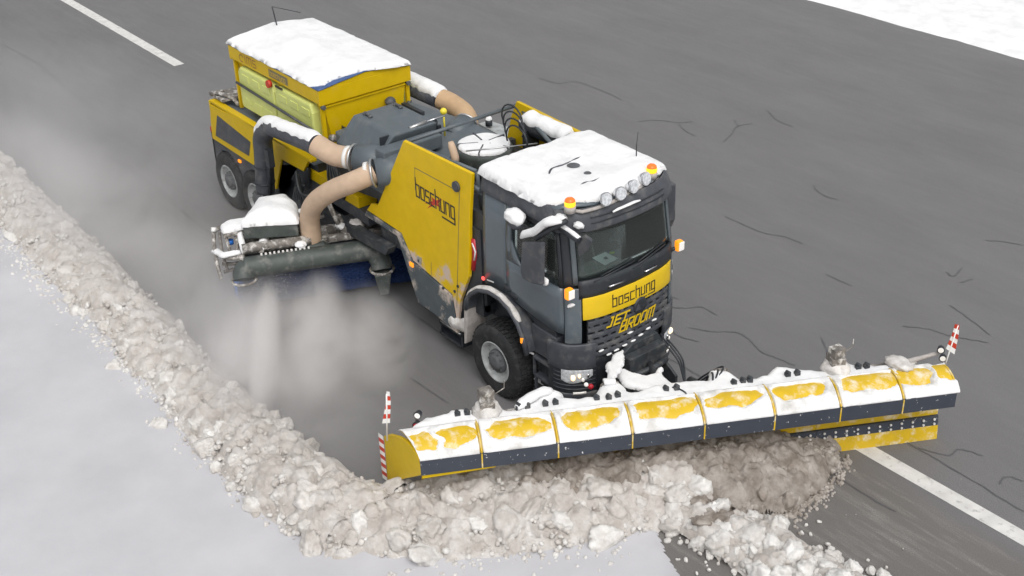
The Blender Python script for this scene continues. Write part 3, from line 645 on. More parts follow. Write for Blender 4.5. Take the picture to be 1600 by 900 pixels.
# wheel arch
AR = [(-.63,1.12),(-.60,1.28),(-.50,1.42),(-.32,1.56),(-.08,1.64),(.16,1.64),(.36,1.56),(.52,1.42),(.63,1.24),(.70,1.02)]
for sg in (-1,1):
    o = MB().grid(lambda a,b: (lambda q: (q[0],sg*(.78+.36*b),q[1]-.04*(1-b)))((float(np.interp(a*9,range(10),[p[0] for p in AR])),float(np.interp(a*9,range(10),[p[1] for p in AR])))),27,3)
    o.build('wheel_arch','graphite_plastic',T,solid=.04,bevel=.008)
    lipo = MB().tube([(p[0],sg*1.13,p[1]-.02) for p in AR],.035,8); lipo.build('arch_lip','graphite_plastic',T)
    mg = [(-0.806,-1.13,1.113), (-0.712,-1.13,1.176), (-0.743,-1.13,0.764), (-0.843,-1.13,0.437), (-0.934,-1.13,0.458), (-0.875,-1.13,0.808)]
    g = MB(); g.prism([(-.70,.50),(-.66,.52),(-.60,.85),(-.60,1.14),(-.66,1.16),(-.68,.85)],sg*.80,sg*1.14,'y'); g.build('mudguard','pale_mudguard',T,bevel=.01)
MB().bx(-.6,.68,-.78,.78,.95,1.5).build('wheel_well','black_plastic',T)
for sg in (-1,1): MB().bx(.62,1.12,sg*.98,sg*.80,.98,1.40).build('step_fairing','graphite_plastic',T,bevel=.02)
for sg in (-1,1):
    f = MB().prism([(.70,1.42),(1.12,1.40),(1.10,1.52),(.35,1.60)],sg*.97,sg*.8,'y').build('step_recess','black_plastic',T)
    for k,zz in enumerate((.90,.62,.40)):
        st = MB().bx(.66+.03*k,1.14,sg*1.0,sg*.74,zz-.02,zz+.02); st.bx(.66+.03*k,.69+.03*k,sg*1.0,sg*.96,zz-.28,zz); st.bx(1.1,1.14,sg*1.0,sg*.96,zz-.28,zz); st.build('step','graphite_plastic',T,bevel=.005)
MB().bx(.70,1.2,-.9,-.7,.45,.98).build('step_back','black_plastic',T)
q = [(0.63,-1.15,1.2)]
x,y,z = q[0]; MB().box((x,y,z),(.05,.03,.09)).build('arch_lamp','amber_lens',T,bevel=.01)
q = [(-0.372,-1,1.652)]
x,y,z = q[0]; MB().box((x,y,z),(.05,.03,.05)).build('red_marker_lamp','red_lit',T,bevel=.01)
ribd = [(-0.286,1.669), (-0.13,1.696)]
MB().add([(ribd[0][0],-1.003,ribd[0][1]-.01),(ribd[1][0],-1.003,ribd[1][1]-.01),(ribd[1][0],-1.003,ribd[1][1]+.01),(ribd[0][0],-1.003,ribd[0][1]+.01)],[(0,1,2,3)]).build('model_badge','white_paint',T)
# plough mounting plate on the nose
pm = MB(); pm.prism([(-.42,.45),(.48,.45),(.52,.95),(.40,1.14),(-.05,1.14),(-.42,.95)],1.50,1.58,'x'); pm.bx(1.6,1.74,-.25,.40,.72,1.05); pm.bx(1.6,1.72,-.42,.50,.5,.62)
pm.cyl((1.62,.15,1.0),(1.66,.15,1.0),.05,12)
for y in (-.35,.42): pm.prism([(1.58,.5),(1.95,.45),(1.95,.62),(1.58,.85)],y-.02,y+.02,'y')
pm.build('plough_mount','dark_steel',T,bevel=.01)
q = [(1.75,-0.943,0.962), (1.75,-1.02,1.026)]
c = V(*q[0]); MB().ball(c,.038,12).build('hydraulic_coupling','red_plastic',T)
c = V(*q[1]); MB().ball(c,.030,12).build('hydraulic_coupling','white_lamp',T)

# ------------------------------------------------------------------ the trailer with hopper, blower neck and broom
R_ = empty('sweeper_trailer','yellow trailer with lime green tanks, tan air hoses and a rotary broom slung under it','trailer',loc=(0,0,0))
wheel(R_,-7.83,-1.12,.52,.52,-1); wheel(R_,-6.80,-1.12,.52,.52,-1); wheel(R_,-7.83,1.12,.52,.52,1); wheel(R_,-6.80,1.12,.52,.52,1)
b = MB()
for y in (-.45,.45): b.bx(-8.3,-4.2,y-.05,y+.05,.85,1.15)
for x in (-7.83,-6.80): b.cyl((x,-.95,.52),(x,.95,.52),.08,12)
b.bx(-8.2,-4.75,-.95,.95,1.15,1.88); b.bx(-6.2,-4.75,-.9,.9,.8,1.2)
b.build('trailer_frame','black_plastic',R_)
YS = -1.06
B1 = [(-8.259,1.865), (-8.108,1.873), (-6.607,1.937), (-6.313,1.959), (-4.842,1.904), (-5.034,1.66), (-5.745,1.636), (-5.99,1.154), (-6.079,0.967), (-6.5,0.89), (-6.77,1.16), (-8.381,1.173), (-8.35,1.507)]
for sg in (-1,1):
    MB().prism(B1,sg*1.07,sg*1.01,'y').build('body_side_panel','yellow_paint',R_,bevel=.006)
    I1 = [(-8.019,1.731), (-6.825,1.599), (-6.955,1.293), (-8.212,1.278)]
    MB().prism(I1,sg*1.075,sg*1.06,'y').build('side_inset','graphite_plastic',R_)
    G1 = [(-8.46,1.129), (-6.787,1.148), (-6.954,0.697), (-7.101,1.017), (-7.392,0.992), (-7.546,0.79), (-7.991,0.942), (-8.291,0.944), (-8.479,0.831), (-8.586,0.898)]
    MB().prism([(-8.38,1.30),(-6.45,1.30),(-6.45,.70),(-6.52,.85),(-6.62,1.02),(-6.80,1.08),(-6.98,1.02),(-7.12,.84),(-7.22,.66),(-7.36,.66),(-7.50,.84),(-7.64,1.02),(-7.83,1.09),(-8.05,1.04),(-8.22,.9),(-8.34,.62),(-8.42,.62),(-8.40,1.0)],sg*1.06,sg*1.0,'y').build('wheel_skirt','graphite_plastic',R_)
    MB().prism([(-6.45,1.28),(-5.0,1.35),(-4.9,1.75),(-5.2,1.72),(-6.0,1.66),(-6.05,.8),(-6.40,.75)],sg*1.04,sg*1.0,'y').build('locker_panel','black_plastic',R_)
q = [(-7.363,1.061)]; MB().box((q[0][0],-1.075,q[0][1]),(.08,.03,.045)).build('side_marker_lamp','amber_lens',R_)
for sg in (-1,1): MB().bx(-8.42,-8.36,sg*1.06,sg*.5,.58,1.30).build('mud_flap','rubber',R_)
MB().bx(-8.44,-8.36,-1.06,-1.0,1.28,1.38).build('tail_lamp','red_plastic',R_)
MB().bx(-8.33,-8.28,-1.06,1.06,1.25,1.92).build('rear_panel','yellow_paint',R_,bevel=.01)
MB().bx(-8.30,-4.72,-1.03,1.03,1.86,1.90).build('walkway','deck_grey_paint',R_)
cp = MB().prism([(-8.25,1.9),(-4.75,1.9),(-4.75,1.96),(-8.25,1.96)],-1.07,-.95,'y'); cp.build('body_edge','yellow_paint',R_,bevel=.015)
rb = MB().bx(-8.3,-7.85,-1.0,-.35,2.0,2.04); rb.tube([(-8.3,-1.0,2.02),(-8.1,-.95,2.10),(-7.75,-.85,2.08),(-7.65,-.8,1.95)],.035,8); rb.tube([(-8.33,-1.02,2.04),(-8.25,-.75,2.04)],.03,8); rb.build('rear_bracket','grimy_steel',R_)
# hopper
HX0,HX1,HYW = -7.62,-4.64,.86
hb = MB(); hb.hexa([(HX0+.15,-.62,1.95),(HX1-.05,-.62,1.95),(HX1-.05,.62,1.95),(HX0+.15,.62,1.95)],[(HX0+.04,-.78,2.86),(HX1-.045,-.78,2.86),(HX1-.045,.78,2.86),(HX0+.04,.78,2.86)])
hop = hb.build('hopper','yellow_paint',R_)
rm = MB()
rm.bx(HX1-.05,HX1,-HYW+.003,HYW-.003,2.83,3.085); rm.bx(HX0,HX0+.05,-HYW+.003,HYW-.003,2.83,3.085)
rm.bx(HX0-.003,HX1+.003,-HYW,-HYW+.05,2.855,3.09); rm.bx(HX0-.003,HX1+.003,HYW-.05,HYW,2.855,3.09)
rm.prism([(-HYW+.06,3.084),(HYW-.06,3.084),(0,3.19)],HX1-.047,HX1-.002,'x'); rm.prism([(-HYW+.06,3.084),(HYW-.06,3.084),(0,3.19)],HX0+.002,HX0+.047,'x')
rim_ = rm.build('hopper_rim','yellow_paint',R_,bevel=.006)
po = MB()
for y in (-.82,.78): MB().bx(HX1-.085,HX1-.03,y-.0,y+.06,2.0,2.84).build('corner_post','yellow_paint',R_)
MB().bx(HX1-.05,HX1-.02,-.76,.76,2.775,2.80).build('hopper_ledge','yellow_paint',R_)
for y in (-.80,.80): MB().bx(HX0+.05,HX0+.11,y-.03,y+.03,1.95,2.84).build('corner_post','yellow_paint',R_)
for y,z in ((-.80,2.80),(.80,2.80),(.80,2.45),(-.8,2.2)): MB().cyl((HX1-.04,y,z),(HX1+.03,y,z),.035,10).build('hinge_bolt','hub_dark',R_)
tp = MB().grid(lambda a,b: (lerp(HX0-.01,HX1+.012,a), lerp(-HYW-.01,HYW+.01,b), 3.098+.105*(1-abs(2*b-1))+.012*mnoise.noise(V(a*9,b*7,0))),30,20)
tp.build('hopper_tarp','blue_tarp',R_,solid=.012)
tl = MB()
for sg in (-1,1):
    for x0,x1 in ((-7.30,-6.08),(-6.03,-4.84)):
        t = MB(); t.prism([(x0+.05,2.06),(x1-.03,2.06),(x1,2.14),(x1,2.66),(x1-.06,2.80),(x0+.08,2.80),(x0,2.70),(x0,2.12)],sg*.90,sg*.66,'y')
        tk = t.build('liquid_tank','lime_tank',R_,bevel=.03)
        for i in range(3):
            for (za,zb) in ((2.58,2.70),(2.18,2.28)):
                xa = x0+.15+i*.36; MB().bx(xa,xa+.24,sg*.895,sg*.912,za,zb).build('tank_relief','lime_tank',tk,bevel=.008)
    MB().tube([(-7.34,sg*.93,2.50),(-4.80,sg*.93,2.40)],.022,8).build('tank_strap','graphite_plastic',R_)
q = [(-6.13,2.806)]; MB().cyl((q[0][0],-.90,q[0][1]),(q[0][0],-.96,q[0][1]),.065,16).build('tank_cap','print_red',R_)
q = [(-5.847,2.814)]; MB().box((q[0][0],-.905,q[0][1]),(.22,.02,.03)).build('tank_label','print_black',R_)
word('IMS','lettering','print_brown',R_,lambda a,b,e: (-7.03+a,-.8645-e,2.91+b),.11,.12,.05,.018)
em = MB(); ribbon(em,[(-7.16+.07*math.cos(a),2.96+.06*math.sin(a)) for a in np.linspace(.5,5.2,9)],.018,lambda a,b:(a,-.8645,b)); em.build('emblem','print_brown',R_,recalc=False)
MB().add([(-6.22,-.863,2.90),(-5.60,-.863,2.90),(-5.60,-.863,3.03),(-6.22,-.863,3.03)],[(0,1,2,3)]).build('name_plate','print_grey',R_)
pf = word('boschung','lettering','print_yellow',R_,lambda a,b,e: (-6.18+a,-.8655-e,2.935+b),.047,.05,.018,.009)
an = [(-7.5,-0.163,3.581), (-7.5,-0.203,3.297), (-7.5,0.275,3.305)]
MB().tube([(-7.4,.02,3.1),(-7.4,-.05,3.62)],.012,6).tube([(-7.4,-.05,3.62),(-7.35,.45,3.42)],.006,5).build('antenna','black_plastic',R_)
vf = MB(); vf.add([(HX1-.02,-.50,2.42),(HX1-.02,-.28,2.25),(HX1-.02,-.48,2.12),(HX1+.05,-.5,2.40),(HX1+.05,-.3,2.24),(HX1+.05,-.48,2.13)],[(0,1,2),(5,4,3),(0,3,4,1),(1,4,5,2),(2,5,3,0)]); vf.build('work_lamp','black_plastic',R_)
kb = MB().ball((HX1+.10,.37,2.62),.09,14,(1,1,.9)); kb.tube([(HX1-.03,.37,2.6),(HX1+.1,.37,2.6)],.03,8); kb.build('work_lamp','graphite_plastic',R_)
# neck
DZ = 2.50
dk = [(-2.969,-1.297), (-3.216,-0.179), (-3.069,0.952), (-3.696,1.044), (-4.333,0.997), (-4.709,0.75), (-3.992,-0.6)]
nk = MB(); nk.prism([(-4.35,-.80),(-3.45,-.98),(-3.3,-1.02),(-2.35,-1.02),(-2.35,1.0),(-3.3,1.0),(-4.55,.80)],2.16,DZ,'z'); nk.bx(-4.4,-2.4,-.75,.75,1.75,2.16)
nk.build('neck_deck','deck_grey_paint',R_,bevel=.02)
ht = MB(); ht.hexa([(-4.05,-.98,2.45),(-3.0,-.98,2.45),(-3.0,.16,2.45),(-4.05,.16,2.45)],[(-3.95,-.68,2.86),(-2.85,-.68,2.86),(-2.85,.10,2.86),(-3.95,.10,2.86)])
hatch = ht.build('blower_hatch','deck_grey_paint',R_,bevel=.03)
for y,x in ((-.55,-3.75),(.0,-3.75)):
    MB().tube([(x-.07,y,2.88),(x+.07,y,2.90)],.022,8).tube([(x-.09,y,2.86),(x-.06,y,2.89)],.032,8).tube([(x+.06,y,2.89),(x+.09,y,2.86)],.032,8).build('hatch_latch','hub_dark',hatch)
MB().bx(-2.985,-2.955,-.85,.10,2.50,2.84).build('hatch_gap','black_plastic',hatch)
bb = MB().bx(-2.86,-2.62,-1.02,.02,2.55,2.76); bb.build('neck_beam','deck_grey_paint',R_,bevel=.02)
MB().tube([(-2.93,-.35,2.86),(-2.93,-.05,2.88)],.03,8).build('gas_strut','aluminium',R_)
MB().tube([(-2.93,-.05,2.88),(-2.9,.30,2.9)],.014,8).build('strut_rod','chrome',R_)
fp = MB().bx(-2.98,-2.94,.10,.16,2.5,2.85); fp.bx(-2.88,-2.84,.10,.16,2.5,2.80); fp.tube([(-3.0,.13,2.6),(-2.93,.13,2.84)],.03,8); fp.build('lever_bracket','black_plastic',R_)
q = [(-3.049,0.361,2.9)]; MB().ball(q[0],.055,14).tube([(q[0][0],q[0][1],2.5),q[0]],.015,6).build('lever_knob','yellow_ball',R_)
MB().bx(-4.5,-3.95,.55,.62,2.5,2.56).build('deck_rib','black_plastic',R_)
# inner neck structure and clutter below the hoses
nn = MB(); nn.prism([(-4.4,1.6),(-2.3,1.9),(-2.2,2.2),(-4.4,2.2)],-.85,.85,'y'); nn.bx(-2.95,-2.2,-.98,.98,1.25,2.2); nn.bx(-4.8,-2.2,-.5,.5,.9,1.6)
nn.build('neck_frame','dark_steel',R_)
GY = [(-4.805,1.564), (-4.287,1.922), (-3.508,1.814), (-3.678,1.556), (-4.033,1.548)]
gy = MB(); gp = [(-3.565,-0.95,1.751), (-3.728,-0.95,1.539)]
gy.bx(-5.05,gp[0][0],-.97,-.62,1.50,1.70); gy.build('yellow_neck_arm','yellow_paint',R_,bevel=.015)
MB().bx(-5.0,gp[0][0]+.25,-.96,-.60,1.30,1.497).build('neck_arm_shoe','graphite_plastic',R_)
# near blower duct stubs with clamp rings
FA = [(-3.303,-1.12,2.488)]
FB = [(-2.743,-1.14,2.448)]
FA = V(*FA[0]); FB = V(*FB[0])
stb = MB(); stb.tube([FA+V(.45,.35,0),FA+V(.02,.02,0)],[.24,.20],24); stb.tube([FB+V(.22,.42,.03),FB+V(.02,.02,.0)],[.24,.20],24)
stb.bx(FA.x+.1,FB.x+.55,-1.0,-.75,2.05,2.50)
stb.prism([(FB.x-.2,1.55),(FB.x+.5,1.5),(FB.x+.6,2.45),(FB.x+.1,2.45)],-1.0,-.8,'y')
stb.build('blower_duct','deck_grey_paint',R_)
dA = V(-.85,-.5,0).normalized(); dB = V(-.62,-.75,-.18).normalized()
def ring(c,d,r,w,rt):
    pts = []; a = d.cross(V(0,0,1)).normalized(); b2 = a.cross(d)
    return [c+a*r*math.cos(t)+b2*r*math.sin(t) for t in np.linspace(0,2*PI,33)]
for c_,d_ in ((FA,dA),(FB,dB)): MB().tube(ring(c_,d_,.20,0,0),.02,8).build('hose_clamp','aluminium',R_)
for c_,d_,r_ in ((FA,dA,.185),(FB,dB,.19)):
    MB().tube([c_+d_*.06,c_+d_*.12],r_-.012,24).build('clamp_band','white_paint',R_)
def smooth_path(pts, n=10):
    P = [Vector(p) for p in pts]; out = []
    for i in range(len(P)-1):
        p0 = P[max(i-1,0)]; p1 = P[i]; p2 = P[i+1]; p3 = P[min(i+2,len(P)-1)]
        for k in range(n):
            t = k/n; out.append(0.5*((2*p1)+(p2-p0)*t+(2*p0-5*p1+4*p2-p3)*t*t+(3*p1-p0-3*p2+p3)*t**3))
    out.append(P[-1]); return out
PA1 = [FA]+[V(*q) for q in [(-3.617,-1.27,2.48)]]+[V(*q) for q in [(-3.931,-1.38,2.576)]]
def wrinkly(mb, path, r, seed):
    mb.tube(path,[r*(1+.02*mnoise.noise(V(i*.35,seed,0))) for i in range(len(path))],24,cap=False); return mb
wrinkly(MB(),smooth_path(PA1,14),.165,1).build('tan_hose','hose_fabric',R_)
PA2 = [V(*q) for q in [(-3.894,-1.38,2.577), (-5.203,-1.38,2.459), (-5.491,-1.38,2.381)]]+[V(*q) for q in [(-5.674,-1.38,2.158), (-5.737,-1.38,1.834), (-5.855,-1.38,1.122)]]
pA2 = [PA2[0],PA2[1],PA2[1].lerp(PA2[2],.5)+V(0,0,0),PA2[3],PA2[4],PA2[5]]
pA2 = smooth_path(pA2,10)
MB().tube(pA2,.158,24).build('suction_pipe','graphite_plastic',R_)
bnd = MB()
for q in [(-5.771,-1.38,1.617), (-5.833,-1.38,1.294)]:
    bnd.tube(ring(V(*q),V(0,0,1),.160,0,0) if False else [V(*q)+V(.163*math.cos(a),.163*math.sin(a),0) for a in np.linspace(0,2*PI,25)],.012,6)
q = [(-5.335,-1.45,1.92)]; bnd.box((q[0][0],-1.48,q[0][2]),(.12,.1,.3))
bnd.tube([PA2[4]+V(.2,-.02,0),PA2[5]+V(.2,-.02,.0)],.035,8)
bnd.build('pipe_band','black_plastic',R_)
PBp = [FB]+[V(*q) for q in [(-2.852,-1.42,2.355)]]+[V(*q) for q in [(-3.236,-1.6,2.12)]]+[V(*q) for q in [(-3.622,-1.68,1.806)]]+[V(*q) for q in [(-3.838,-1.68,1.487)]]+[V(*q) for q in [(-3.899,-1.66,1.08)]]
wrinkly(MB(),smooth_path(PBp,10),.155,5).build('tan_hose','hose_fabric',R_)
# far suction pipe
PC = [V(*q) for q in [(-5.558,1.2,2.505), (-4.929,1.2,2.521), (-4.293,1.2,2.513)]]; PC.insert(0, PC[0]+(PC[0]-PC[1]).normalized()*1.6)
MB().tube([PC[0],PC[-1]],.17,24).tube([PC[0],PC[0]+V(-.2,0,-.2),PC[0]+V(-.25,0,-1.2)],.16,16).build('suction_pipe','graphite_plastic',R_)
PC2 = [PC[-1]]+[V(*q) for q in [(-4.046,1.25,2.472)]]+[V(*q) for q in [(-3.626,1.18,2.44)]]+[V(*q) for q in [(-3.323,1,2.387)]]
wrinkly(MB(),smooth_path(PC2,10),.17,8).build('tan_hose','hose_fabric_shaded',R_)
FCc = V(*[(-3.312,0.97,2.452)][0]); MB().tube(ring(FCc,V(.45,-.9,-.35).normalized(),.185,0,0),.018,8).build('hose_clamp','aluminium',R_); MB().tube([FCc+V(0,0,0),FCc+V(.12,-.4,-.15)],[.19,.24],20).build('duct_stub','deck_grey_paint',R_)
hc = MB()
def wire(pts, r=.018): hc.tube(smooth_path(pts,6),r,6)
for k in range(6):
    o_ = V(.02*k,-.02*k,.035*k)
    wire([V(-5.1,-1.12,1.55)+o_,V(-4.9,-1.18,1.25)+o_,V(-4.4,-1.15,1.40)+o_,V(-4.1,-1.05,1.7)+o_],.020)
for k in range(5):
    o_ = V(.04*k,.01*k,0)
    wire([V(-5.15,-1.15,1.45)+o_,V(-5.25,-1.2,1.1)+o_,V(-5.0,-1.3,.8)+o_,V(-4.9,-1.5,1.0)+o_],.020)
for k in range(5): wire([V(-4.5+.06*k,-.85,2.25),V(-4.3+.05*k,-1.0,2.1),V(-4.3+.1*k,-1.02,1.7),V(-4.0,-.95,1.5)],.022)
hc.build('hydraulic_hose','dark_steel',R_)
cx2 = MB()
for k,(x,y,z) in enumerate(((-4.3,-.85,2.2),(-4.45,-.7,2.3),(-4.2,-.95,2.1))): cx2.tube([(x-.12,y-.06,z),(x+.14,y+.03,z+.05)],.06,10)
cx2.build('hydraulic_valve','grimy_steel',R_)
MB().prism([(-4.9,1.0),(-2.6,1.15),(-2.5,1.3),(-4.9,1.2)],-1.15,-1.0,'y').build('side_rail','dark_steel',R_)

# ---- broom unit, at an angle under the neck
BA = math.radians(66); BO = V(-4.073,-2.722,0); bu = V(math.cos(BA),math.sin(BA),0); bv = V(math.sin(BA),-math.cos(BA),0)
def BP(s,v,z): return BO+bu*s+bv*v+V(0,0,z)
def bbox(mb, s0,s1,v0,v1,z0,z1): mb.hexa([BP(s0,v0,z0),BP(s1,v0,z0),BP(s1,v1,z0),BP(s0,v1,z0)],[BP(s0,v0,z1),BP(s1,v0,z1),BP(s1,v1,z1),BP(s0,v1,z1)]); return mb
bf = MB(); bbox(bf,-.05,3.0,-.62,-.52,1.0,1.12); bbox(bf,-.05,3.0,-.28,-.20,1.02,1.12); bbox(bf,-.1,0,-.95,-.05,.9,1.05); bbox(bf,2.9,3.0,-.95,-.05,.9,1.05); bbox(bf,1.2,1.3,-.62,-.2,1.03,1.11)
frame = bf.build('broom_frame','grimy_steel',R_)
br = MB(); n = 0
br.tube([BP(-.18,-.48,.34),BP(3.0,-.48,.34)],.25,32)
for k in range(46):
    s = -.15+3.1*k/46
    for j in range(30):
        a = 2*PI*j/30+k*.1; c = BP(s,-.48,.34); d = bv*math.cos(a)+V(0,0,math.sin(a)); e = bu*.03
        p0 = c+d*.23; p1 = c+d*(.31+.02*random.random())
        br.add([p0-e,p0+e,p1+e,p1-e],[(0,1,2,3)])
br.build('brush','blue_bristle',frame,recalc=False)
be = V(*[(-4.441,-2.709,0.42)][0]); MB().tube([be+V(0,0,.12),be+V(.02,-.02,-.16)],[.075,.09],14).build('brush_end','bright_blue',frame)
cv = MB(); bbox(cv,0,3.0,-.85,-.18,.86,.90); cv.hexa([BP(0,-.18,.9),BP(3,-.18,.9),BP(3,-.22,.9),BP(0,-.22,.9)],[BP(0,-.15,1.0),BP(3,-.15,1.0),BP(3,-.2,1.0),BP(0,-.2,1.0)]); cv.build('brush_cover','black_plastic',frame)
dct = smooth_path([BP(-.06,.12,.76),BP(-.05,.06,.84),BP(.02,.0,.89),BP(.14,0,.90),BP(1.75,0,.90),BP(1.94,0,.86),BP(2.03,.06,.72),BP(2.04,.12,.60)],8)
du = MB().tube(dct,.165,20); wd = V(*PBp[-1])
jn = BP(1.02,0,.95)
du.build('air_duct','green_grey_duct',frame)
fn = MB(); base = [BP(.72,-.14,.92),BP(1.42,-.14,.92),BP(1.42,.15,.86),BP(.72,.15,.86)]; c = PBp[-1]; top = [c-bu*.17-bv*.15+V(0,0,-.02),c+bu*.17-bv*.15+V(0,0,-.02),c+bu*.17+bv*.15,c-bu*.17+bv*.15]
fn.hexa(base,top); fn.build('duct_funnel','green_grey_duct',frame,bevel=.03)
for s_,zc_ in ((-.06,.75),(2.04,.59)):
    MB().tube([BP(s_,.1,zc_)+bu*.18*math.cos(a)+bv*.18*math.sin(a) for a in np.linspace(0,2*PI,25)],.022,8).build('duct_collar','grimy_steel',frame)
nz = MB(); nz.hexa([BP(1.96,.05,.20),BP(2.10,.02,.20),BP(2.10,.28,.22),BP(1.96,.28,.22)],[BP(1.90,-.02,.58),BP(2.16,-.02,.58),BP(2.16,.28,.58),BP(1.90,.28,.58)]); nz.build('air_nozzle','green_grey_duct',frame,bevel=.02)
MB().tube([BP(-.02,-.16,1.14),BP(1.02,-.16,1.14)],.075,14).build('support_tube','grimy_steel',frame)
vt = MB()
for k in range(12): vt.bx(0,0,0,0,0,0) if False else vt.box(BP(.25+.065*k,-.02,1.075),(.03,.03,.03),Matrix.Rotation(BA,3,'Z'))
tag(vt.build('duct_bolts','white_paint',frame),kind='stuff')
tr_ = MB(); tr_.tube([BP(.0,-.7,1.32),BP(1.3,-.75,1.32)],.04,8); tr_.tube([BP(.0,-.62,1.25),BP(1.3,-.66,1.25)],.03,8)
tr_.tube([BP(.0,-.7,1.32),BP(-.02,-.35,1.2),BP(-.0,-.15,1.05)],.035,8); tr_.tube([BP(.35,-.4,1.12),BP(.25,-.1,1.1)],.05,8)
tr_.tube([BP(1.5,-.3,1.12),BP(2.7,-.5,1.22)],.035,8); tr_.tube([BP(1.5,-.5,1.32),BP(1.6,-.25,1.0)],.05,8); tr_.tube([BP(1.9,-.3,1.05),BP(3.0,-.35,1.05)],.05,8)
tr_.tube([BP(1.3,-.5,1.8),BP(1.5,-.3,1.2)],.04,8)
tr_.tube([BP(.05,-.55,1.20),BP(1.1,-.6,1.20)],.022,8); tr_.tube([BP(.1,-.45,1.16),BP(1.0,-.45,1.17)],.03,8); tr_.tube([BP(.08,-.35,1.12),BP(.9,-.33,1.15)],.018,8)
for k in range(6): tr_.tube([BP(.3+.12*k,-.6,1.22),BP(.33+.12*k,-.4,1.10)],.018,6)
tr_.build('guide_rail','grimy_steel',frame)
for k,(a_,b_,c_,r_) in enumerate(((1.55,-.35,1.2,.06),(1.75,-.30,1.18,.075),(1.95,-.4,1.2,.05),(.55,-.3,1.15,.05))):
    MB().tube([BP(a_,b_,c_-.12),BP(a_+.05,b_,c_)],r_,12).tube([BP(a_,b_,c_-.02),BP(a_+.12,b_+.05,c_)],r_*.6,10).build('hydraulic_motor','grimy_steel',frame)
snow_later = [BP(1.75,-.30,1.22),BP(1.5,-.33,1.22),BP(.85,-.1,1.12)]
HB = [(-4.334,-2.57), (-3.87,-1.884), (-4.38,-1.599), (-4.731,-1.582), (-4.906,-1.986)]
mh = MB(); n5 = len(HB); mh.prism(HB,1.22,1.46,'z'); mh.build('motor_hood','green_grey_duct',frame,bevel=.02)
# loops and guard at the near end
sl = MB()
def bt(pts, r): sl.tube(smooth_path([BP(*p) for p in pts],5),r,8)
E0 = [(-4.764,-2.872,1.25)]
def bp3(pts, r): sl.tube(smooth_path([V(*p) for p in pts],5),r,8)
bp3([(-4.836,-2.825,1.25)]+[(-4.679,-2.918,1.1)]+[(-4.519,-2.988,0.9)]+[(-4.428,-2.999,0.65)],.03)
bp3([(-4.793,-2.754,1.22)]+[(-4.551,-2.861,1.12)]+[(-4.452,-2.895,0.95)]+[(-4.447,-2.864,0.75)],.022)
bp3([(-4.836,-2.825,1.25), (-4.914,-2.588,1.25), (-4.754,-2.407,1.25), (-4.557,-2.445,1.25)]+[(-4.377,-2.607,1.1)]+[(-4.287,-2.691,1), (-4.481,-2.851,1), (-4.674,-2.882,1)],.035)
bp3([(-4.49,-2.922,1), (-4.318,-2.849,1), (-4.224,-2.681,1)],.03)
bp3([(-4.511,-2.903,0.85), (-4.392,-2.768,0.85), (-4.361,-2.609,0.85)],.03)
bp3([(-4.517,-2.901,0.7), (-4.49,-2.718,0.7), (-4.408,-2.562,0.7)],.028)
bp3([(-4.751,-2.681,1.2), (-4.436,-2.8,1.2)]+[(-4.397,-2.8,1.05)],.025)
bp3([(-4.716,-2.545,1.2), (-4.382,-2.676,1.2)]+[(-4.313,-2.736,1.05)],.02)
sl.build('side_guard','grimy_steel',frame)
cq = V(*[(-4.601,-2.678,1.08)][0]); MB().tube([cq,cq+V(0,0,.07)],.045,14).build('caster_cap','bright_blue',frame)
cq = V(*[(-4.799,-2.841,1.27)][0]); MB().tube([cq,cq+V(-.02,.02,.06)],.04,10).build('marker_post','white_paint',frame)

# ------------------------------------------------------------------ the plough
PLA = math.radians(61.2); PO = V(4.54,2.64,0); pu = V(math.cos(PLA),math.sin(PLA),0); pv = V(math.sin(PLA),-math.cos(PLA),0)
def PP(s,v,z):
    if -7.0 < s < -6.06 and -.05 < v < .5 and .99 < z: s = s-(.45-v)*.42*min(1,(-6.06-s)/.73)   # the near end of the hood is cut back along the flared cheek
    return PO+pu*s+pv*v+V(0,0,z)
PL = empty('snow_plough','very wide yellow snow plough blade with dark rubber lip, mounted across the truck nose','snow plough',loc=tuple(PO),rz=PLA)
def L2(o):   # geometry given in the world, object parented under the plough root
    o.matrix_parent_inverse = Matrix.LocRotScale(PO, Matrix.Rotation(PLA,3,'Z'), None).inverted(); return o
def pbox(mb, s0,s1,v0,v1,z0,z1): mb.hexa([PP(s0,v0,z0),PP(s1,v0,z0),PP(s1,v1,z0),PP(s0,v1,z0)],[PP(s0,v0,z1),PP(s1,v0,z1),PP(s1,v1,z1),PP(s0,v1,z1)]); return mb
PF = [(.0,1.165),(.05,1.19),(.11,1.20),(.19,1.197),(.27,1.175),(.35,1.13),(.41,1.085),(.45,1.035)]
qs = [0]
for a,b in zip(PF,PF[1:]): qs.append(qs[-1]+math.dist(a,b))
QL = qs[-1]
def prof(q, off=0.0):
    q = min(max(q,0),1)*QL; v = float(np.interp(q,qs,[p[0] for p in PF])); z = float(np.interp(q,qs,[p[1] for p in PF]))
    e = .02; v1 = float(np.interp(q+e,qs,[p[0] for p in PF])); z1 = float(np.interp(q+e,qs,[p[1] for p in PF])); v0 = float(np.interp(q-e,qs,[p[0] for p in PF])); z0 = float(np.interp(q-e,qs,[p[1] for p in PF]))
    t = V(v1-v0,z1-z0,0); t.normalize(); return v-t.y*off, z+t.x*off
SEG = [-6.79,-6.06,-5.15,-4.25,-3.36,-2.48,-1.64,-.83,-.13]
INN = [(.44,1.02),(.32,1.09),(.16,1.12),(.0,1.05),(-.16,.85),(-.19,.65),(-.15,.48),(-.11,.42)]
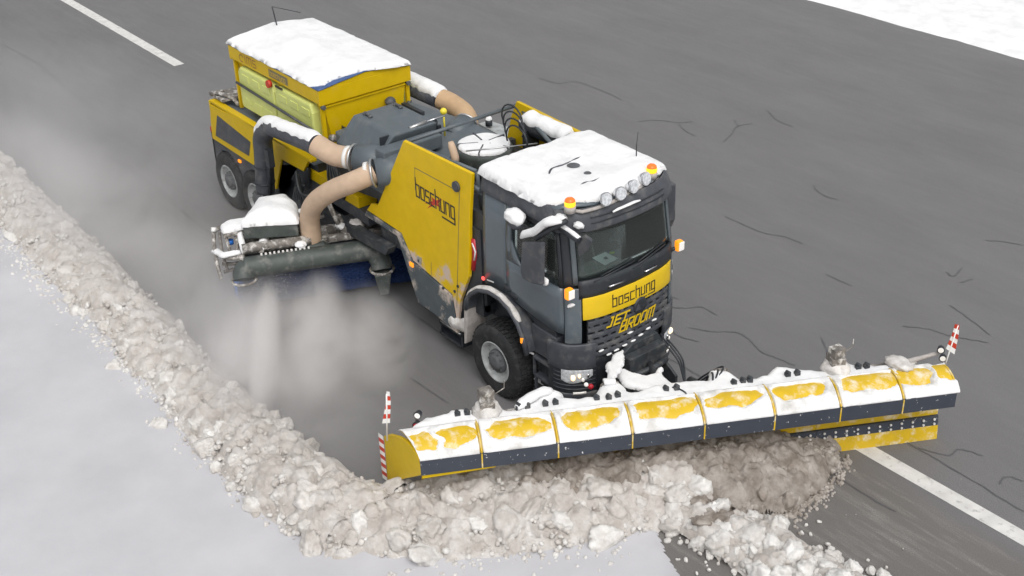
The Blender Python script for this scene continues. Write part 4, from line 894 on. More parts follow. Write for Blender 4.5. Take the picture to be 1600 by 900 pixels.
for i,(a,b) in enumerate(zip(SEG,SEG[1:])):
    a1,b1 = a+.006,b-.006; xa = .0
    nn_ = len(PF); loop = PF+INN[1:]; vs = [tuple(PP(a1,*p)) for p in loop]+[tuple(PP(b1,*p)) for p in loop]; n = len(loop)
    g = MB(); g.add(vs,[(j,(j+1)%n,n+(j+1)%n,n+j) for j in range(n-1)],True)
    o = L2(g.build('moldboard_segment','plough_yellow',PL,solid=.0))
    fl = MB(); fl.hexa([PP(a1,.445,.835),PP(b1,.445,.835),PP(b1,.465,.835),PP(a1,.465,.835)],[PP(a1,.44,1.05),PP(b1,.44,1.05),PP(b1,.462,1.05),PP(a1,.462,1.05)])
    L2(fl.build('rubber_flap','plough_rubber',PL))
    if i < 7:
        rg = MB().grid(lambda u_,w_: tuple(PP(b-.015+.030*w_,*prof(u_*.99,.034 if .1 < w_ < .9 else .012))),20,2)
        L2(rg.build('seam_rib','plough_yellow',PL,solid=.012))
        L2(MB().hexa([PP(b-.008,.462,.84),PP(b+.008,.462,.84),PP(b+.008,.472,.84),PP(b-.008,.472,.84)],[PP(b-.008,.458,1.04),PP(b+.008,.458,1.04),PP(b+.008,.468,1.04),PP(b-.008,.468,1.04)]).build('flap_joint','plough_yellow',PL))
# lower blade: yellow, bolted dark wear strip, yellow
for i in range(4):
    a = -6.75+1.69*i; b = a+1.685 if i < 3 else -.02
    L2(pbox(MB(),a,b,-.10,-.06,.335,.60).build('blade_board','plough_yellow',PL))
    g = MB(); g.hexa([PP(a,-.06,.20),PP(b,-.06,.20),PP(b,.0,.20),PP(a,.0,.20)],[PP(a,-.10,.33),PP(b,-.10,.33),PP(b,-.03,.33),PP(a,-.03,.33)]); w_ = L2(g.build('wear_strip','plough_rubber',PL))
    bo = MB(); k = a+.1
    while k < b-.05:
        for zz,vv in ((.235,-.004),(.295,-.018)): bo.tube([PP(k,vv,zz),PP(k,vv+.018,zz)],.016,8)
        k += .15
    o = bo.build('bolt_heads','white_paint',PL); L2(o); tag(o,kind='stuff')
    g = MB(); g.hexa([PP(a,-.04,.0),PP(b,-.04,.0),PP(b,.03,.0),PP(a,.03,.0)],[PP(a,-.06,.205),PP(b,-.06,.205),PP(b,.0,.205),PP(a,.0,.205)]); L2(g.build('cutting_edge','plough_yellow',PL,bevel=.004))
L2(MB().hexa([PP(-6.77,.40,.775),PP(-5.9,.38,.80),PP(-5.9,.44,.80),PP(-6.77,.445,.775)],[PP(-6.77,.40,.832),PP(-5.9,.38,.832),PP(-5.9,.44,.832),PP(-6.77,.445,.832)]).build('toe_board','yellow_paint',PL))
# near end plate, flared
def PQ(s,v,z): return PO+pu*s+pv*v+V(0,0,z)
EPn = [(-7.156,-.466,.06),(-7.148,-.45,.46),(-7.146,-.44,.80),(-7.08,-.27,.94),(-7.005,-.07,1.05),(-6.95,.05,1.10),(-6.90,.17,1.125),(-6.86,.28,1.12),(-6.82,.38,1.10),(-6.795,.435,1.06),(-6.783,.466,.845)]
ep = MB(); n = len(EPn); nv = V(.37,-.93,0); ep.add([tuple(PQ(*p)) for p in EPn]+[tuple(PQ(p[0]+.035,p[1]-.01,p[2])) for p in EPn],[tuple(range(n)),tuple(range(2*n-1,n-1,-1))]+[(i,n+i,n+(i+1)%n,(i+1)%n) for i in range(n)])
L2(ep.build('end_plate','yellow_paint',PL,bevel=.004))
st = []
for k in range(11):
    z0 = .10+.064*k; g = MB(); g.hexa([PP(-7.20,-.50,z0),PP(-7.155,-.44,z0-.01),PP(-7.17,-.47,z0-.01),PP(-7.21,-.52,z0)],[PP(-7.20,-.50,z0+.063),PP(-7.155,-.44,z0+.053),PP(-7.17,-.47,z0+.053),PP(-7.21,-.52,z0+.063)])
    L2(g.build('warning_stripe','print_red' if k%2 else 'white_paint',PL))
# far end cheek
ec = MB(); FE = [(-.13,v,z) for v,z in PF]+[(-.13,.30,1.0),(-.13,.05,.9),(-.13,-.2,.9)]
ec.add([tuple(PP(*p)) for p in FE]+[tuple(PP(p[0]+.02,p[1],p[2])) for p in FE],[tuple(range(len(FE))),tuple(range(2*len(FE)-1,len(FE)-1,-1))]+[(i,len(FE)+i,len(FE)+(i+1)%len(FE),(i+1)%len(FE)) for i in range(len(FE))])
L2(ec.build('end_cheek','plough_yellow',PL))
# back frame
bk = MB(); pbox(bk,-6.6,-.35,-.28,.02,.95,1.09); pbox(bk,-6.6,-.3,-.16,-.08,.15,.9)
for k in range(9): s = -6.4+.75*k; bk.hexa([PP(s-.02,-.32,.2),PP(s+.02,-.32,.2),PP(s+.02,-.1,.1),PP(s-.02,-.1,.1)],[PP(s-.02,-.32,.95),PP(s+.02,-.32,.95),PP(s+.02,-.1,1.0),PP(s-.02,-.1,1.0)])
L2(bk.build('back_frame','grimy_steel',PL))
def lug(s,v,z,w=.035):
    L2(pbox(MB(),s-w,s+w,v-.05,v+.05,z-.03,z+.07).build('mounting_lug','dark_steel',PL,bevel=.008))
LG = [(1.377,-2.758,1.14), (1.431,-2.655,1.14), (1.496,-2.559,1.14), (1.732,-2.104,1.14), (1.792,-2.014,1.14), (1.904,-1.823,1.14), (1.964,-1.712,1.14), (2.219,-1.272,1.14), (2.306,-1.151,1.14), (2.338,-1.032,1.14), (2.633,-0.501,1.14), (2.7,-0.381,1.14), (3.081,0.229,1.14), (3.125,0.344,1.14), (3.163,0.431,1.14), (3.393,0.869,1.14), (3.452,0.981,1.14), (3.854,1.666,1.14), (3.913,1.756,1.14), (4.138,2.17,1.14)]
for q in LG:
    m_ = MB().box((q[0],q[1],1.15),(.07,.07,.12),Matrix.Rotation(PLA,3,'Z')); m_.tube([(q[0]-.03,q[1],1.22),(q[0]+.04,q[1],1.22)],.025,8); L2(m_.build('mounting_lug','dark_steel',PL,bevel=.008))
def tower(px, h):
    x,y,z = px; m_ = MB().box((x,y,z-.05),(.18,.20,.22),Matrix.Rotation(PLA,3,'Z')); m_.box((x,y,z+.12),(.16,.14,.12),Matrix.Rotation(PLA+.3,3,'Z')); m_.tube([(x+.05,y+.1,z+.1),(x+.07,y+.22,z+.14),(x+.06,y+.23,z+.24)],.008,6)
    L2(m_.build('relay_tower','grimy_steel',PL,bevel=.015))
TW = [(1.556,-2.451,1.32), (3.689,1.415,1.32)]
for q in TW: tower(q,0)
# two window-like lifting brackets
def lift(pp):
    q = [V(*p) for p in pp]; c = sum(q,V(0,0,0))/4; m_ = MB(); nrm = (q[1]-q[0]).cross(q[3]-q[0]).normalized()
    for i in range(4): m_.tube([q[i],q[(i+1)%4]],.045,8)
    for i in (2,3): m_.tube([q[i],q[i]+V(0,0,-.25)],.04,8)
    o = L2(m_.build('lifting_bracket','grimy_steel',PL)); 
    L2(MB().add([tuple(p-nrm*.02) for p in q],[(0,1,2,3)]).build('bracket_back','black_plastic',PL))
LB1 = [(2.033,-0.986,1.159), (2.104,-0.857,1.158), (2.149,-0.775,0.979), (2.062,-0.933,0.976)]
LB2 = [(2.719,0.261,1.141), (2.791,0.393,1.149), (2.838,0.478,0.969), (2.761,0.337,0.952)]
lift(LB1); lift(LB2)
ha = MB(); c0_ = PP(-3.9,-.5,.75)
for y in (-.35,.5): ha.tube([V(2.1,y,.58),PP(-4.0+(y+.35)*1.5,-.55,.62)],.07,10)
ha.tube([V(1.75,.1,.85),PP(-3.6,-.4,.85)],.05,10); ha.tube([V(1.75,-.32,.80),V(1.85,.1,.85),V(1.75,.4,.80)],.045,10)
L2(ha.build('push_frame','dark_steel',PL))
hz = MB()
for k in range(3): hz.tube(smooth_path([V(1.6,.55-.04*k,1.0),V(1.85,.62-.04*k,.75),V(2.25,.3,.62+.03*k),V(2.5,.35,.85+.05*k),V(2.75,.2+.1*k,1.18),V(2.9,.05,1.12)],6),.013,6)
hz.tube(smooth_path([V(*p) for p in [(2.696,-0.946,1.18), (2.715,-0.803,1.18), (2.822,-0.638,1.18), (2.929,-0.472,1.18), (2.854,-0.373,1.18), (2.736,-0.364,1.18), (2.646,-0.406,1.18)]],5),.010,6)
L2(hz.build('hydraulic_hose','black_plastic',PL))
# lamps and warning flags
for (q,mm) in (([(1.167,-3.184,1.264)][0],'white_lamp'),([(1.155,-3.205,1.117)][0],'red_plastic'),([(4.341,2.693,1.249)][0],'white_lamp'),([(4.364,2.735,1.116)][0],'white_lamp')):
    c = V(*q); dd = (pv+pu*-.5).normalized(); l_ = L2(MB().tube([c-dd*.05,c+dd*.02],[.035,.05],16).build('lamp_housing','black_plastic',PL))
    g_ = MB().tube([c+dd*.021,c+dd*.028],.036,16).build('lamp_lens',mm,l_)
q = [(1.072,-3.149,0.967)][0]
L2(MB().tube([V(*q),V(*q)+V(0,0,.20)],.02,8).build('lamp_post','grimy_steel',PL))
arm = [V(*p) for p in [(3.99,2.158,1.031), (4.071,2.306,1.067), (4.193,2.527,1.12), (4.303,2.727,1.166)]]
L2(MB().tube(arm,[.05,.045,.03,.025],10).build('lamp_arm','pale_mudguard',PL))
def flag(quad, n, ph):
    (tl,tr,br_,bl) = [V(*p) for p in quad]
    for k in range(n):
        a,b = k/n,(k+1)/n
        bow = lambda f: V(.0,.02*math.sin(f*3+ph),.0)
        p = [tl.lerp(bl,a)+bow(a),tr.lerp(br_,a)+bow(a),tr.lerp(br_,b)+bow(b),tl.lerp(bl,b)+bow(b)]
        L2(MB().add([tuple(x) for x in p],[(0,1,2,3)]).build('flag_stripe','print_red' if (k+int(ph))%2 == 0 else 'white_paint',PL,solid=.006))
flag([(0.951,-3.474,1.616), (0.968,-3.442,1.601), (0.967,-3.443,1.164), (0.923,-3.524,1.169)],7,1)
L2(MB().tube([V(*p) for p in [(0.956,-3.464,1.577), (0.936,-3.501,0.907)]],.010,6).build('flag_pole','white_paint',PL))
fr_ = [(4.432,2.754,1.649), (4.463,2.811,1.621), (4.465,2.816,1.18), (4.403,2.702,1.285)]
flag([fr_[0],fr_[1],fr_[2],fr_[3]],6,0)
L2(MB().tube([V(*p) for p in [(4.454,2.796,1.624), (4.423,2.739,1.134), (4.415,2.725,1.018)]],.010,6).build('flag_pole','white_paint',PL))

# ------------------------------------------------------------------ snow lying on the vehicle
ro = [(-.40,-.90),(-.40,.97),(.95,.97),(1.10,.90),(1.20,.72),(1.27,.45),(1.30,.1),(1.28,-.3),(1.22,-.55),(1.10,-.74),(1.02,-.88),(.80,-.965),(.4,-.965),(-.1,-.95)]
def roofsn(x,y): return roofz(x,y)
snow_pad('thick snow blanket on the truck cab roof with a dark hatch showing through', ro, roofsn, .075, res=.022, er=.10, rag=.025, seed=4, over=.0, lump=.35)
hm_ = MB(); q = [(0.476,-0.12), (0.769,-0.142)]
for (x,y),r in zip(q,(.085,.05)): hm_.lathe([(.001,.0),(r*.8,.004),(r,-.004)],(x,y,3.352),'z',20)
hm_.build('roof_vent','hub_dark',T)
ed = MB(); e1 = [(0.47,-0.522,3.365), (0.359,-0.385,3.365), (0.353,-0.186,3.365), (0.325,0.144,3.365)]; e2 = [(0.968,-0.467,3.355), (0.943,-0.329,3.355), (0.98,-0.202,3.355), (0.929,0.082,3.355)]
for pp_ in (e1,e2): MB().tube([p+V(0,0,.012*mnoise.noise(p*9)) for p in smooth_path([V(a,b,3.333) for a,b,c in pp_],10)],.016,6).build('roof_hatch_edge','graphite_plastic',T)
blob = [(-.44,-.99),(-.45,-.45),(-.2,-.45),(.2,-.6),(.5,-.8),(.62,-.97),(.3,-1.0),(-.1,-1.0)]
snow_pad('rounded drift of snow on the rear right shoulder of the cab', blob, lambda x,y: 3.20, .13, res=.022, er=.10, rag=.02, seed=6, over=0, lump=.2)
ho = [(-7.66,-.88),(-4.66,-.84),(-4.62,.88),(-7.66,.88)]
ho = [(-7.65,-.88),(-4.85,-.87),(-4.70,-.70),(-4.78,-.5),(-4.66,-.1),(-4.60,.2),(-4.60,.88),(-7.65,.88)]
snow_pad('smooth thick snow covering the whole hopper roof of the trailer', ho, lambda x,y: 3.11+.105*(1-abs(y)/.87), .075, res=.035, er=.09, rag=.022, seed=8, over=.0, lump=.18)
snow_ridge('strip of snow along the top of the near dark pipe, ending in a clump', smooth_path([pA2[0]]+[pA2[0].lerp(PA2[2],f) for f in (.25,.5,.75,.95)]+[PA2[3]+V(0,0,.0)],4), .158,.045,1.05,seed=2)
snow_ridge('strip of snow along the top of the far dark pipe behind the hopper', [PC[0],PC[1],PC[2],PC[3]], .17,.045,1.1,seed=5)
cl_ = MB(); 
snow_pad('snow on the yellow neck arm beside the tan hose', [(-4.408,-0.718), (-4.422,-0.589), (-4.278,-0.5), (-4.06,-0.687), (-4.169,-0.808)], lambda x,y: 1.70,.07,res=.02,er=.06,rag=.015,seed=14)
snow_pad('round disc of snow on the air cleaner lid, cracked into wedges', [(FC[0]+.37*math.cos(a),FC[1]+.37*math.sin(a)) for a in np.linspace(0,2*PI,28)[:-1]], lambda x,y: FC[2]+.03,.04,res=.018,er=.05,rag=.02,seed=15,lump=.5)
snow_ridge('loaf of snow on top of the black air tank by the far panel', [TKa+V(0,0,.0) if isinstance(TKa,Vector) else V(*TKa),V(*TKb)], .15,.06,1.25,seed=7)
snow_pad('cap of snow on the small dome lamp behind the engine', [(d0[0]+.055*math.cos(a),d0[1]+.055*math.sin(a)) for a in np.linspace(0,2*PI,14)[:-1]], lambda x,y: d0[2]+.09,.07,res=.012,er=.05,rag=.003,seed=16,over=0)
snow_pad('domed snow on the broom motor hood', [tuple(p) for p in HB], lambda x,y: 1.45,.20,res=.025,er=.35,rag=.02,seed=17,over=.02,lump=.15)
sb2 = [(-4.716,-2.746), (-4.808,-2.557), (-4.689,-2.322), (-4.446,-2.441), (-4.501,-2.695), (-4.534,-2.796)]
MB().prism(sb2,1.25,1.34,'z').build('hood_step','grimy_steel',frame)
snow_pad('flat slab of snow beside the motor hood on the broom end', sb2, lambda x,y: 1.34,.07,res=.02,er=.05,rag=.02,seed=18,over=.01)
for lab,pts,r in (('snow line along the broom guard rail',[(.0,-.7,1.32),(1.2,-.75,1.32)],.04),('snow on the slanting guard bar of the broom end',[(.0,-.7,1.32),(-.02,-.35,1.2),(-.0,-.15,1.05)],.035),
   ('snow on the lower loop of the broom guard',[(-.45,-.5,.98),(-.30,-.18,1.02),(-.05,-.2,1.05)],.045),('snow lump on the short cross tube of the broom',[(.35,-.4,1.12),(.25,-.1,1.1)],.06)):
    snow_ridge(lab,[BP(*p) for p in pts],r,.035,1.4,seed=len(lab))
def snow_blob(label, c, r, sc=(1,1,.6), seed=0, m='snow_fresh', parent=None, name='snow_clump'):
    bm = bmesh.new(); bmesh.ops.create_icosphere(bm, subdivisions=3, radius=1)
    for v in bm.verts:
        d = v.co.normalized(); k = r*(1+.28*mnoise.noise(d*1.6+V(seed*7.1,0,0))+.12*mnoise.noise(d*4+V(seed*3.3,5,0)))
        v.co = V(d.x*k*sc[0],d.y*k*sc[1],d.z*k*sc[2])
    for f in bm.faces: f.smooth = True
    me = bpy.data.meshes.new(name); bm.to_mesh(me); bm.free(); me.materials.append(MAT[m]); o = bpy.data.objects.new(name,me); o.location = c; link(o,parent)
    if parent is None: tag(o,label,'snow')
    return o
snow_blob('round lump of snow on the upper near side mirror', V(*w2[0])+V(0,0,.07), .155, (1.05,.75,.62), 1)
mt = [(0.748,-1.16,2.751), (0.975,-1.16,2.894), (1.22,-1.16,3.129)]
snow_ridge('bent strip of snow over the big near side mirror and its arm', [V(*mt[0])+V(-.04,0,.0),V(*mt[1]),V(*mt[2]),V(*mt[2])+V(.12,.1,.05)], .04,.06,1.5,seed=9)
snow_blob('dab of snow under the near mirror at the window', [(1.027,-1.08,2.246)][0], .06,(1.2,.6,.9),3)
snow_blob('triangle of snow below the near corner lamp', [(1.32,-0.89,1.949)][0], .05,(.6,1.3,.5),4)
snow_blob('snow on the base of the near front mirror arm', [(1.165,-0.93,3.126)][0], .07,(1.2,1,.7),5)
snow_blob('small block of snow on the visor corner', [(1.346,-0.8,3.055)][0], .06,(1.2,1,.7),6)
snow_ridge('thin line of snow along the front mirror arm', [SC(-tfront(.92),3.02,.08),V(*fm[1])+V(0,0,.02)], .045,.018,.8,seed=31)
snow_ridge('thin strip of snow on the sun visor under the spotlights', [V(*p) for p in [(1.463,-0.342,3.12), (1.462,-0.158,3.12), (1.451,0.125,3.12)]], .015,.02,1.3,seed=33)
snow_blob('snow on the far visor corner', [(1.157,0.727,3.1)][0], .06,(1,1,.7),7)
snow_blob('snow on top of the far mirror', [(0.923,1.08,2.777)][0], .05,(.8,.8,1.3),8)
snow_ridge('pale crust of snow along the near wheel arch', [V(p[0],-1.10,p[1]-.015) for p in AR[1:-2]], .035,.025,1.3,seed=34,m='snow_dusty')
for k,(pts) in enumerate(([(0.595,-1.003,0.93), (0.67,-0.987,0.93)],[(0.875,-0.915,0.93), (0.977,-0.914,0.93)],[(0.741,-0.873,0.66), (0.855,-0.88,0.66)],[(0.396,-0.895,0.42), (0.542,-0.868,0.42), (0.733,-0.881,0.42)])):
    snow_ridge(('thin streak of snow on the top cab step, rear end','thin streak of snow on the top cab step, front end','speck of snow on the middle cab step','long streak of snow on the bottom cab step')[k],[V(*p) for p in pts],.012,.025,1.5,seed=40+k)
gs = [V(*SC(math.copysign(tfront(y),y),z,.03)) for y,z in ((-.52,1.20),(-.40,1.10),(-.28,1.12),(-.14,1.14),(.0,1.15),(.14,1.18),(.28,1.22),(-.05,1.30),(.4,1.3))]
for k,c in enumerate(gs): snow_blob(('first','second','third','fourth','fifth','sixth','seventh','raised middle','far end')[k]+' dab of snow in the grille slots counting from the near headlamp', c, .030, (.5,1.5,.45), 50+k)
# plough mount snow
snow_pad('lumpy snow on the plough mount below the grille', [(1.739,-0.695), (1.651,-0.526), (1.546,-0.372), (1.589,-0.254), (1.78,-0.377), (1.904,-0.572), (1.94,-0.749), (1.872,-0.785)], lambda x,y: 1.10,.045,res=.018,er=.04,rag=.05,seed=60)
snow_pad('curved bank of snow along the push frame between plough and truck', [(1.753,-0.517), (1.78,-0.397), (1.946,-0.385), (2.094,-0.324), (2.127,-0.175), (2.075,-0.01), (2.247,-0.146), (2.494,-0.188), (2.475,-0.339), (2.246,-0.561), (1.992,-0.596)], lambda x,y: .98,.045,res=.02,er=.05,rag=.05,seed=61,m='snow_fresh')

for k,c_ in enumerate(snow_later): snow_blob(('dirty snow lump on the broom motor right of the lower hose','small snow lump beside the lower hose foot','snow lump left of the lower hose foot')[k],c_,(.11,.07,.085)[k],(1.3,1,.7),110+k,('snow_dusty','snow_fresh','snow_fresh')[k])
# ------------------------------------------------------------------ snow on the plough
def plough_snow():
    ns,nq = 760,36; S0,S1 = -6.79,-.10
    ss = np.linspace(S0,S1,ns+1); qq = np.linspace(0,1,nq+1); SS,QQ = np.meshgrid(ss,qq,indexing='ij')
    base = .030*(1+.45*fbm(SS*1.0,QQ*1.2+3,3.1,21,4))
    hole = np.full_like(SS,-9.0); W1 = .07*fbm(SS,QQ*.8,6,41,5); W2 = .11*fbm(SS*1.2,QQ*.6,5,43,5)
    rag = .12*fbm(SS,QQ*.9,5.0,33,5)
    for i,(a,b) in enumerate(zip(SEG,SEG[1:])):
        m0,m1 = ((.12,.10),(.14,.09),(.13,.12),(.10,.06),(.10,.12),(.10,.16),(.12,.02),(.02,.03))[i]
        q0,q1 = ((.22,.70),(.20,.68),(.18,.62),(.16,.66),(.20,.62),(.22,.60),(.14,.62),(.04,.66))[i]
        if i == 0: rects = [(-6.77,-6.52,.22,.78),(-6.46,-6.10,.12,.74)]
        elif i == 7: rects = [(-.81,-.38,.06,.72),(-.34,-.06,.02,.60)]
        else: rects = [(a+m0-.035,b-m1+.035,q0-.05,q1+.06)]
        for (x0,x1,y0,y1) in rects:
            cx,cy = (x0+x1)/2,(y0+y1)/2; hx,hy = (x1-x0)/2,(y1-y0)/2
            f = (np.abs((SS+W1-cx)/hx)**4.5+np.abs((QQ+W2-cy-.10*(SS-cx)/hx*(1 if i%2 else -1)*.3)/hy)**2)
            hole = np.maximum(hole, 1-f+rag*3.2)
    th = base*np.clip(-hole*2.2,-.6,1)
    edge = np.minimum(1,np.minimum(QQ/.05+.2,(1-QQ)/.02+.5)); th = th*edge
    for b in SEG[1:-1]: th = np.where(np.abs(SS-b) < .022, np.where(QQ>.15,-.01,th*.8), th)
    vs = []; 
    for i in range(ns+1):
        for j in range(nq+1):
            v,z = prof(qq[j], max(th[i,j],-.012)+.002); vs.append(tuple(PP(ss[i],v,z)))
    fs = []
    for i in range(ns):
        for j in range(nq):
            if max(th[i,j],th[i+1,j],th[i,j+1],th[i+1,j+1]) > -.002: fs.append((i*(nq+1)+j,(i+1)*(nq+1)+j,(i+1)*(nq+1)+j+1,i*(nq+1)+j+1))
    o = MB().add(vs,fs,True).build('snow_cover','snow_fresh'); o.data.materials.clear(); o.data.materials.append(MAT['snow_plastered']); tag(o,'wind-swept snow plastered over the plough blade with yellow patches showing','snow')
plough_snow()
bks = [(1.241,-3.272), (1.205,-3.079), (1.282,-2.831), (1.259,-2.757), (1.421,-2.549), (1.44,-2.486), (1.355,-2.381), (1.426,-2.258), (1.652,-2.239), (1.743,-2.133), (1.71,-1.804), (1.698,-1.588), (1.812,-1.519), (1.894,-1.59), (2.057,-1.462), (2.185,-1.21), (2.034,-0.965), (2.101,-0.844), (2.325,-0.881), (2.438,-0.75), (2.525,-0.395), (2.667,-0.146), (2.839,0.097), (2.702,0.242), (2.827,0.387), (3.054,0.303), (3.13,0.477), (3.218,0.709), (3.183,0.931), (3.422,1.076), (3.648,1.294), (3.58,1.479), (3.677,1.636), (3.862,1.716), (4.034,2.005), (4.051,2.247), (4.182,2.264), (4.312,2.215), (4.431,2.179), (4.26,1.959), (3.892,1.36), (3.444,0.543), (3.006,-0.216), (2.576,-1.043), (2.165,-1.883), (1.737,-2.694), (1.611,-3.072), (1.406,-3.387)]
snow_pad('uneven snow bank lying along the back frame of the plough', bks, lambda x,y: 1.10, .075, res=.028, er=.09, rag=.03, seed=70, over=.045, lump=.6)
for k,q in enumerate(TW): snow_blob(('cone of snow round the near post on the plough back','cone of snow round the far post on the plough back')[k], V(q[0],q[1],1.20), .17,(1.1,1.0,.7),80+k,'snow_dusty')
snow_blob('rounded snow hump by the far lamp arm of the plough', [(4.156,2.075,1.22)][0], .13,(1.5,1.0,.42),83,'snow_dusty')
snow_ridge('strip of snow bridging the near end of the plough back', [V(*p) for p in [(1.743,-2.133,1.16), (1.71,-1.804,1.16), (1.729,-1.573,1.16)]], .05,.06,1.4,seed=84)
snow_ridge('snow on the top bar of the near lifting bracket', [V(*LB1[0]),V(*LB1[1])], .045,.03,1.3,seed=85,endtaper=False)

# ------------------------------------------------------------------ ground
def asphalt():
    m = bpy.data.materials.new('asphalt'); m.use_nodes = True; nt = m.node_tree; N = nt.nodes; Lk = nt.links; b = N['Principled BSDF']
    g = N.new('ShaderNodeNewGeometry')
    def noise(scale, st=(1,1,1), det=6, rough=.6):
        mp = N.new('ShaderNodeMapping'); mp.inputs['Scale'].default_value = st; Lk.new(g.outputs['Position'], mp.inputs[0])
        n = N.new('ShaderNodeTexNoise'); n.inputs['Scale'].default_value = scale; n.inputs['Detail'].default_value = det; n.inputs['Roughness'].default_value = rough; Lk.new(mp.outputs[0], n.inputs['Vector']); return n.outputs[0]
    def mr(x,a,b_,c,d):
        r = N.new('ShaderNodeMapRange'); r.inputs[1].default_value = a; r.inputs[2].default_value = b_; r.inputs[3].default_value = c; r.inputs[4].default_value = d; Lk.new(x,r.inputs[0]); return r.outputs[0]
    def mix(f,a,c):
        x = N.new('ShaderNodeMix'); x.data_type = 'RGBA'; Lk.new(f,x.inputs[0])
        if isinstance(a,tuple): x.inputs[6].default_value = (*a,1)
        else: Lk.new(a,x.inputs[6])
        x.inputs[7].default_value = (*c,1); return x.outputs[2]
    c = mix(mr(noise(.35,(1,2.2,1)),.35,.65,0,1),(.158,.154,.156),(.188,.184,.188))
    c = mix(mr(noise(1.6,(.25,2.5,1),8,.7),.54,.76,0,.30),c,(.225,.220,.215))      # dried, dragged slush along the travel direction
    c = mix(mr(noise(3.0,(.35,3.0,1),8,.75),.56,.74,0,.28),c,(.115,.112,.113))     # wet streaks
    sx_ = N.new('ShaderNodeSeparateXYZ'); Lk.new(g.outputs['Position'],sx_.inputs[0])
    def ma(op,a_,b_):
        q = N.new('ShaderNodeMath'); q.operation = op
        for i_,w_ in enumerate((a_,b_)):
            if isinstance(w_,(int,float)): q.inputs[i_].default_value = w_
            else: Lk.new(w_,q.inputs[i_])
        return q.outputs[0]
    vv_ = ma('SUBTRACT',ma('MULTIPLY',ma('SUBTRACT',sx_.outputs[0],4.54),.876),ma('MULTIPLY',ma('SUBTRACT',sx_.outputs[1],2.64),.482))
    wob = ma('MULTIPLY',ma('SUBTRACT',noise(1.5),.5),.5)
    film = ma('MULTIPLY',mr(ma('ADD',vv_,wob),.0,.25,0,1),mr(ma('ADD',sx_.outputs[1],wob),1.25,1.55,1,0))
    c = mix(ma('MULTIPLY',film,.75),c,(.155,.140,.125))
    c = mix(ma('MULTIPLY',film,mr(noise(2.2,(.3,2.6,1),9,.75),.50,.66,0,.8)),c,(.30,.285,.265))   # unswept slush film ahead of the blade
    c = mix(mr(noise(70,(1,1,1),3),.40,.62,0,.8),c,(.115,.113,.113))
    v = N.new('ShaderNodeTexVoronoi'); v.inputs['Scale'].default_value = 7; Lk.new(g.outputs['Position'], v.inputs['Vector'])
    sp = mr(v.outputs['Distance'],.035,.06,1,0)
    gate = mr(noise(1.1),.52,.62,0,1); mu = N.new('ShaderNodeMath'); mu.operation = 'MULTIPLY'; Lk.new(sp,mu.inputs[0]); Lk.new(gate,mu.inputs[1])
    c = mix(mu.outputs[0],c,(.42,.42,.42))
    Lk.new(c,b.inputs['Base Color'])
    Lk.new(mr(noise(1.2,(.4,2,1)),.3,.7,.45,.8),b.inputs['Roughness'])
    bp = N.new('ShaderNodeBump'); bp.inputs['Strength'].default_value = .35; bp.inputs['Distance'].default_value = .01; Lk.new(noise(90,(1,1,1),4),bp.inputs['Height']); Lk.new(bp.outputs[0],b.inputs['Normal'])
    MAT['asphalt'] = m
asphalt()
mat('crack_sealant', (.10,.10,.105), .45, var=.2)
mat('line_paint', (.62,.61,.59), .7, var=.12, vscale=5, dirt=(.30,.29,.28), dscale=9, dlow=.56, dhigh=.72)
gd = MB().add([(-400,-400,0),(400,-400,0),(400,400,0),(-400,400,0)],[(0,1,2,3)]).build('apron_pavement','asphalt'); tag(gd,'grey asphalt apron cleared of snow','pavement',kind='structure')
def line(x0,x1,y0,y1,lab):
    n = 60; o = MB().grid(lambda a,b: (lerp(x0,x1,a), lerp(y0,y1,b)+.006*mnoise.noise(V(a*40,b,0)), .004),n,1,False).build('painted_line','line_paint'); tag(o,lab,'road marking',kind='structure')
line(-26,-15.63,1.40,1.66,'white painted dash at the upper left corner'); line(3.2,40,1.62,1.86,'white painted line running out from under the plough to the lower right')
